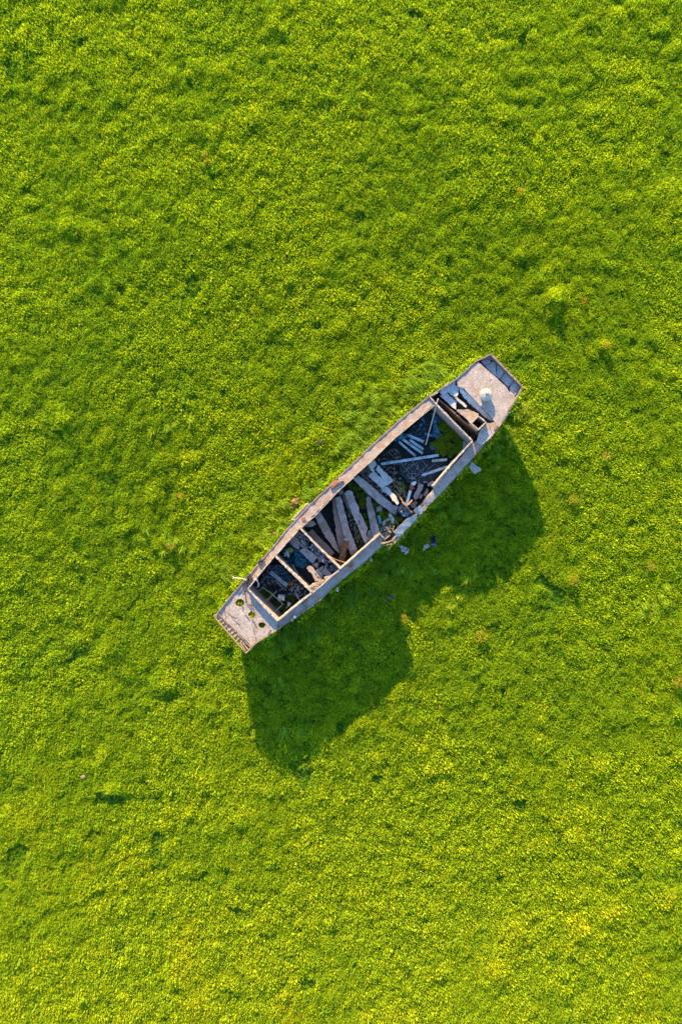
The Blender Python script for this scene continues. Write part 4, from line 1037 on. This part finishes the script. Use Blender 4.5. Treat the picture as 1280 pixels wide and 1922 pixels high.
# long arching grass near the hull and in streaks
rp = []; 
def streak(c_x, c_y, rx, ry, n, ang, hu):
    for _ in range(int(n * 1.1)):
        a_ = rng.normal(0, 1); b_ = rng.normal(0, 1)
        X = c_x + a_ * rx; Y = c_y + b_ * ry
        if in_hull(np.array([X]), np.array([Y]), 1.3)[1][0]: continue
        rp.append((X, Y, ang + rng.normal(0, .35), hu + rng.normal(0, .08), rng.uniform(.6, 1.15)))
for s_ in [(700, 790, 35, 25, 90, .6, .5), (820, 700, 22, 14, 60, .5, .5), (780, 720, 25, 12, 50, .5, .45), (650, 840, 25, 20, 40, .7, .5), (590, 920, 14, 14, 16, .8, .5), (325, 800, 26, 14, 7, -.4, .6),
           (320, 1020, 30, 14, 10, -.3, .5), (520, 1205, 14, 9, 26, -.4, .3), (640, 1120, 40, 14, 40, -.6, .25), (560, 1180, 30, 14, 30, -.5, .25), (730, 1050, 30, 20, 30, -.8, .3), (820, 950, 30, 16, 30, -.8, .3),
           (930, 830, 12, 14, 26, -1.2, .35), (990, 760, 18, 18, 24, -1, .7), (960, 800, 20, 20, 24, -1, .6), (490, 1010, 14, 14, 16, .8, .6), (520, 960, 20, 16, 20, .8, .6), (430, 1080, 14, 12, 16, .8, .5), (1240, 1130, 18, 18, 9, 0, .6), (880, 1120, 26, 14, 7, -1, .6), (545, 1375, 16, 9, 7, -.5, .3), (520, 1285, 14, 9, 6, -.4, .3)]:
    streak(*s_)
rp = np.array(rp); X = (rp[:, 0] - 640) * S0 * .985; Y = (961 - rp[:, 1]) * S0 * .985
zz = ground_h(X, Y) + clumpf(X, Y)[0] * .8
rr_ = np.stack([rng.normal(0, .15, len(X)), rng.normal(0, .15, len(X)), rp[:, 2] - 1.2], 1)
scatter("long_grass", np.stack([X, Y, zz], 1), rr_, rp[:, 4], np.clip(rp[:, 3], 0, .7), rng.integers(0, 4, len(X)), REED, "long arching grass growing in streaks round the barge")

# grass inside the holds
def poly_pts(c, poly, n, z, dz=0.05):
    P = [pg(c, q) for q in poly]; xs = [q[0] for q in P]; ys = [q[1] for q in P]; out = []
    while len(out) < n:
        X, Y = rng.uniform(min(xs), max(xs)), rng.uniform(min(ys), max(ys)); q = False; j = len(P) - 1
        for i in range(len(P)):
            if (P[i][1] > Y) != (P[j][1] > Y) and X < (P[j][0] - P[i][0]) * (Y - P[i][1]) / (P[j][1] - P[i][1]) + P[i][0]: q = not q
            j = i
        if q: out.append(tuple(W(X, Y, z + rng.uniform(0, dz))))
    return out
def hold_grass(name, sets, label, hue0=.25):
    P = []; H = []; Sc = []
    for c, poly, n, z, s_, hu in sets:
        q = poly_pts(c, poly, n, z); P += q; H += list(rng.normal(hu, .06, n)); Sc += list(rng.uniform(.6, 1.0, n) * s_)
    n = len(P)
    r_ = np.stack([rng.normal(0, .15, n), rng.normal(0, .15, n), rng.uniform(0, 6.28, n)], 1)
    scatter(name, P, r_, Sc, np.clip(H, 0, .6), rng.integers(0, 9, n), SRC, label)
hold_grass("grass", [('c3', [(480, 500), (600, 480), (700, 520), (560, 560)], 8, 1.0, .5, .1), ('d3', [(700, 560), (850, 560), (900, 760), (760, 700)], 20, 1.25, .55, .2), ('c3', [(810, 240), (880, 250), (1030, 420), (1010, 540), (880, 590), (800, 540), (720, 470), (820, 400), (800, 310)], 170, 1.3, .85, .24),
                     ('c3', [(400, 790), (500, 850), (480, 930), (420, 900)], 14, 1.1, .6, .12), ('c3', [(820, 600), (920, 620), (860, 700), (780, 640)], 16, 1.05, .5, .1)],
           "green grass growing in the corner of the aft hold")
hold_grass("grass", [('c2', [(550, 150), (610, 115), (720, 215), (820, 320), (940, 420), (960, 560), (880, 560), (800, 480), (770, 300), (720, 280), (720, 420), (640, 280), (600, 190)], 120, 1.1, .8, .2),
                     ('c2', [(860, 330), (960, 420), (1060, 460), (1000, 530), (870, 470)], 36, 1.1, .8, .2), ('c2', [(690, 420), (760, 400), (780, 560), (740, 540)], 22, 1.1, .7, .2),
                     ('c2', [(640, 560), (690, 680), (680, 740), (640, 700)], 10, 1.0, .6, .1), ('c2', [(860, 600), (940, 520), (960, 580), (880, 640)], 16, 1.1, .6, .25), ('c2', [(560, 380), (600, 420), (680, 640), (640, 660)], 12, 1.05, .5, .15), ('c2', [(840, 440), (960, 470), (930, 560), (850, 560)], 24, 1.15, .7, .25)],
           "green grass growing round the beams in the middle hold")
hold_grass("grass", [('d1', [(290, 780), (420, 740), (560, 870), (690, 1010), (560, 1120), (400, 970)], 60, 1.0, .55, .1), ('d1', [(660, 1050), (760, 1040), (800, 1150), (680, 1200)], 16, 1.05, .6, .15),
                     ('d1', [(800, 800), (900, 820), (960, 950), (850, 1080), (740, 960), (780, 860)], 30, 1.05, .6, .1)], "green grass in the front hold below the batten frame")
hold_grass("grass", [('c1', [(290, 500), (330, 480), (352, 500), (325, 542)], 16, 2.32, 1.0, .35), ('c1', [(398, 608), (430, 588), (448, 612), (425, 635)], 14, 2.34, 1.0, .5),
                     ('c1', [(490, 690), (535, 688), (525, 720), (495, 715)], 12, 2.28, .95, .25)], "green weeds growing up through the three bow deck holes")
hold_grass("grass", [('c3', [(205, 540), (280, 470), (300, 470), (230, 545)], 8, 2.52, .22, .05), ('c3', [(480, 300), (520, 290), (500, 305)], 4, 2.52, .2, .05), ('c1', [(440, 230), (520, 100), (530, 110), (450, 240)], 0, 2.5, .2, .1), ('d2', [(400, 200), (450, 190), (450, 240), (420, 240)], 4, 2.4, .35, .4)],
           "tiny weeds rooted in the port deck")

# earth patches by the hull (low mounds)
lab_e = ["reddish bare soil patch beside the fender plate", "pale brown soil patch against the port hull below the fender plate", "strip of dry brown soil along the port hull of the aft hold"]
for (ex, ey, w1, l1, an), lb in zip(EARTH, lab_e):
    mb = MB(); n = 22; vs_ = [W(ex, ey, .24)]; fs_ = []
    for ring, f in enumerate((.5, 1.0)):
        for k in range(n):
            t = 6.2832 * k / n; q = f * random.uniform(.85, 1.15)
            ux, uy = math.cos(t) * l1 * q, math.sin(t) * w1 * q
            vs_.append(W(ex + ux * math.cos(an) + uy * math.sin(an), ey - ux * math.sin(an) + uy * math.cos(an), 0.2 + random.uniform(-.06, .06) if ring == 0 else 0.0))
    for k in range(n):
        fs_.append((0, 1 + k, 1 + (k + 1) % n)); fs_.append((1 + k, 1 + n + k, 1 + n + (k + 1) % n, 1 + (k + 1) % n))
    mb.add(vs_, fs_); o = mb.build("earth_mound", 'earth'); tag(o, lb, kind="structure")

# dry bushes
def bush(pxx, pyy, r_, mat, label, n=70, seed=0, hgt=.35):
    src = leaf_patch("dry_bush", n, r_, .12, .3, .035, .22, seed, mat, rise=.5, seg=2)
    o = src; col.objects.link(o)
    q = W(pxx, pyy, 0.5); z_ = float(ground_h(np.array([q.x]), np.array([q.y]))[0] + .8 * clumpf(np.array([q.x]), np.array([q.y]))[0][0])
    o.location = (q.x, q.y, z_ + .22)
    tag(o, label, "bush", "dry bushes dotted over the meadow")
for i, (bx, by, br, lb) in enumerate([
        (385, 290, .14, "tiny pale dry tuft alone in the upper left of the meadow"), (390, 302, .10, "lowest bit of the pale dry pair in the upper left meadow"),
        (977, 356, .16, "small tan dry tuft in the upper right of the meadow"), (904, 1195, .34, "broad tan dry tuft in the grass right of the barge's shadow"),
        (758, 1161, .22, "orange dry tuft at the right edge of the barge's shadow"), (1076, 1090, .25, "orange dry tuft in the grass far right of the shadow"),
        (1273, 1282, .32, "orange dry tuft at the right edge of the picture"), (1222, 1064, .18, "pale orange dry tuft near the right edge, level with the barge"),
        (1139, 855, .22, "tan dry tuft to the right of the stern"), (1140, 645, .22, "yellow-tan dry tuft above right of the stern"),
        (1098, 562, .18, "orange dry tuft beside a yellow clump, upper right"), (1078, 938, .26, "faint tan dry tuft right of the shadow's upper edge"),
        (318, 1026, .2, "orange dry tuft in the grass left of the bow"), (338, 930, .18, "orange dry tuft in the grass left of the front hold")]):
    bush(bx, by, br, 'dry', lb, n=int(30 + 300 * br), seed=300 + i)
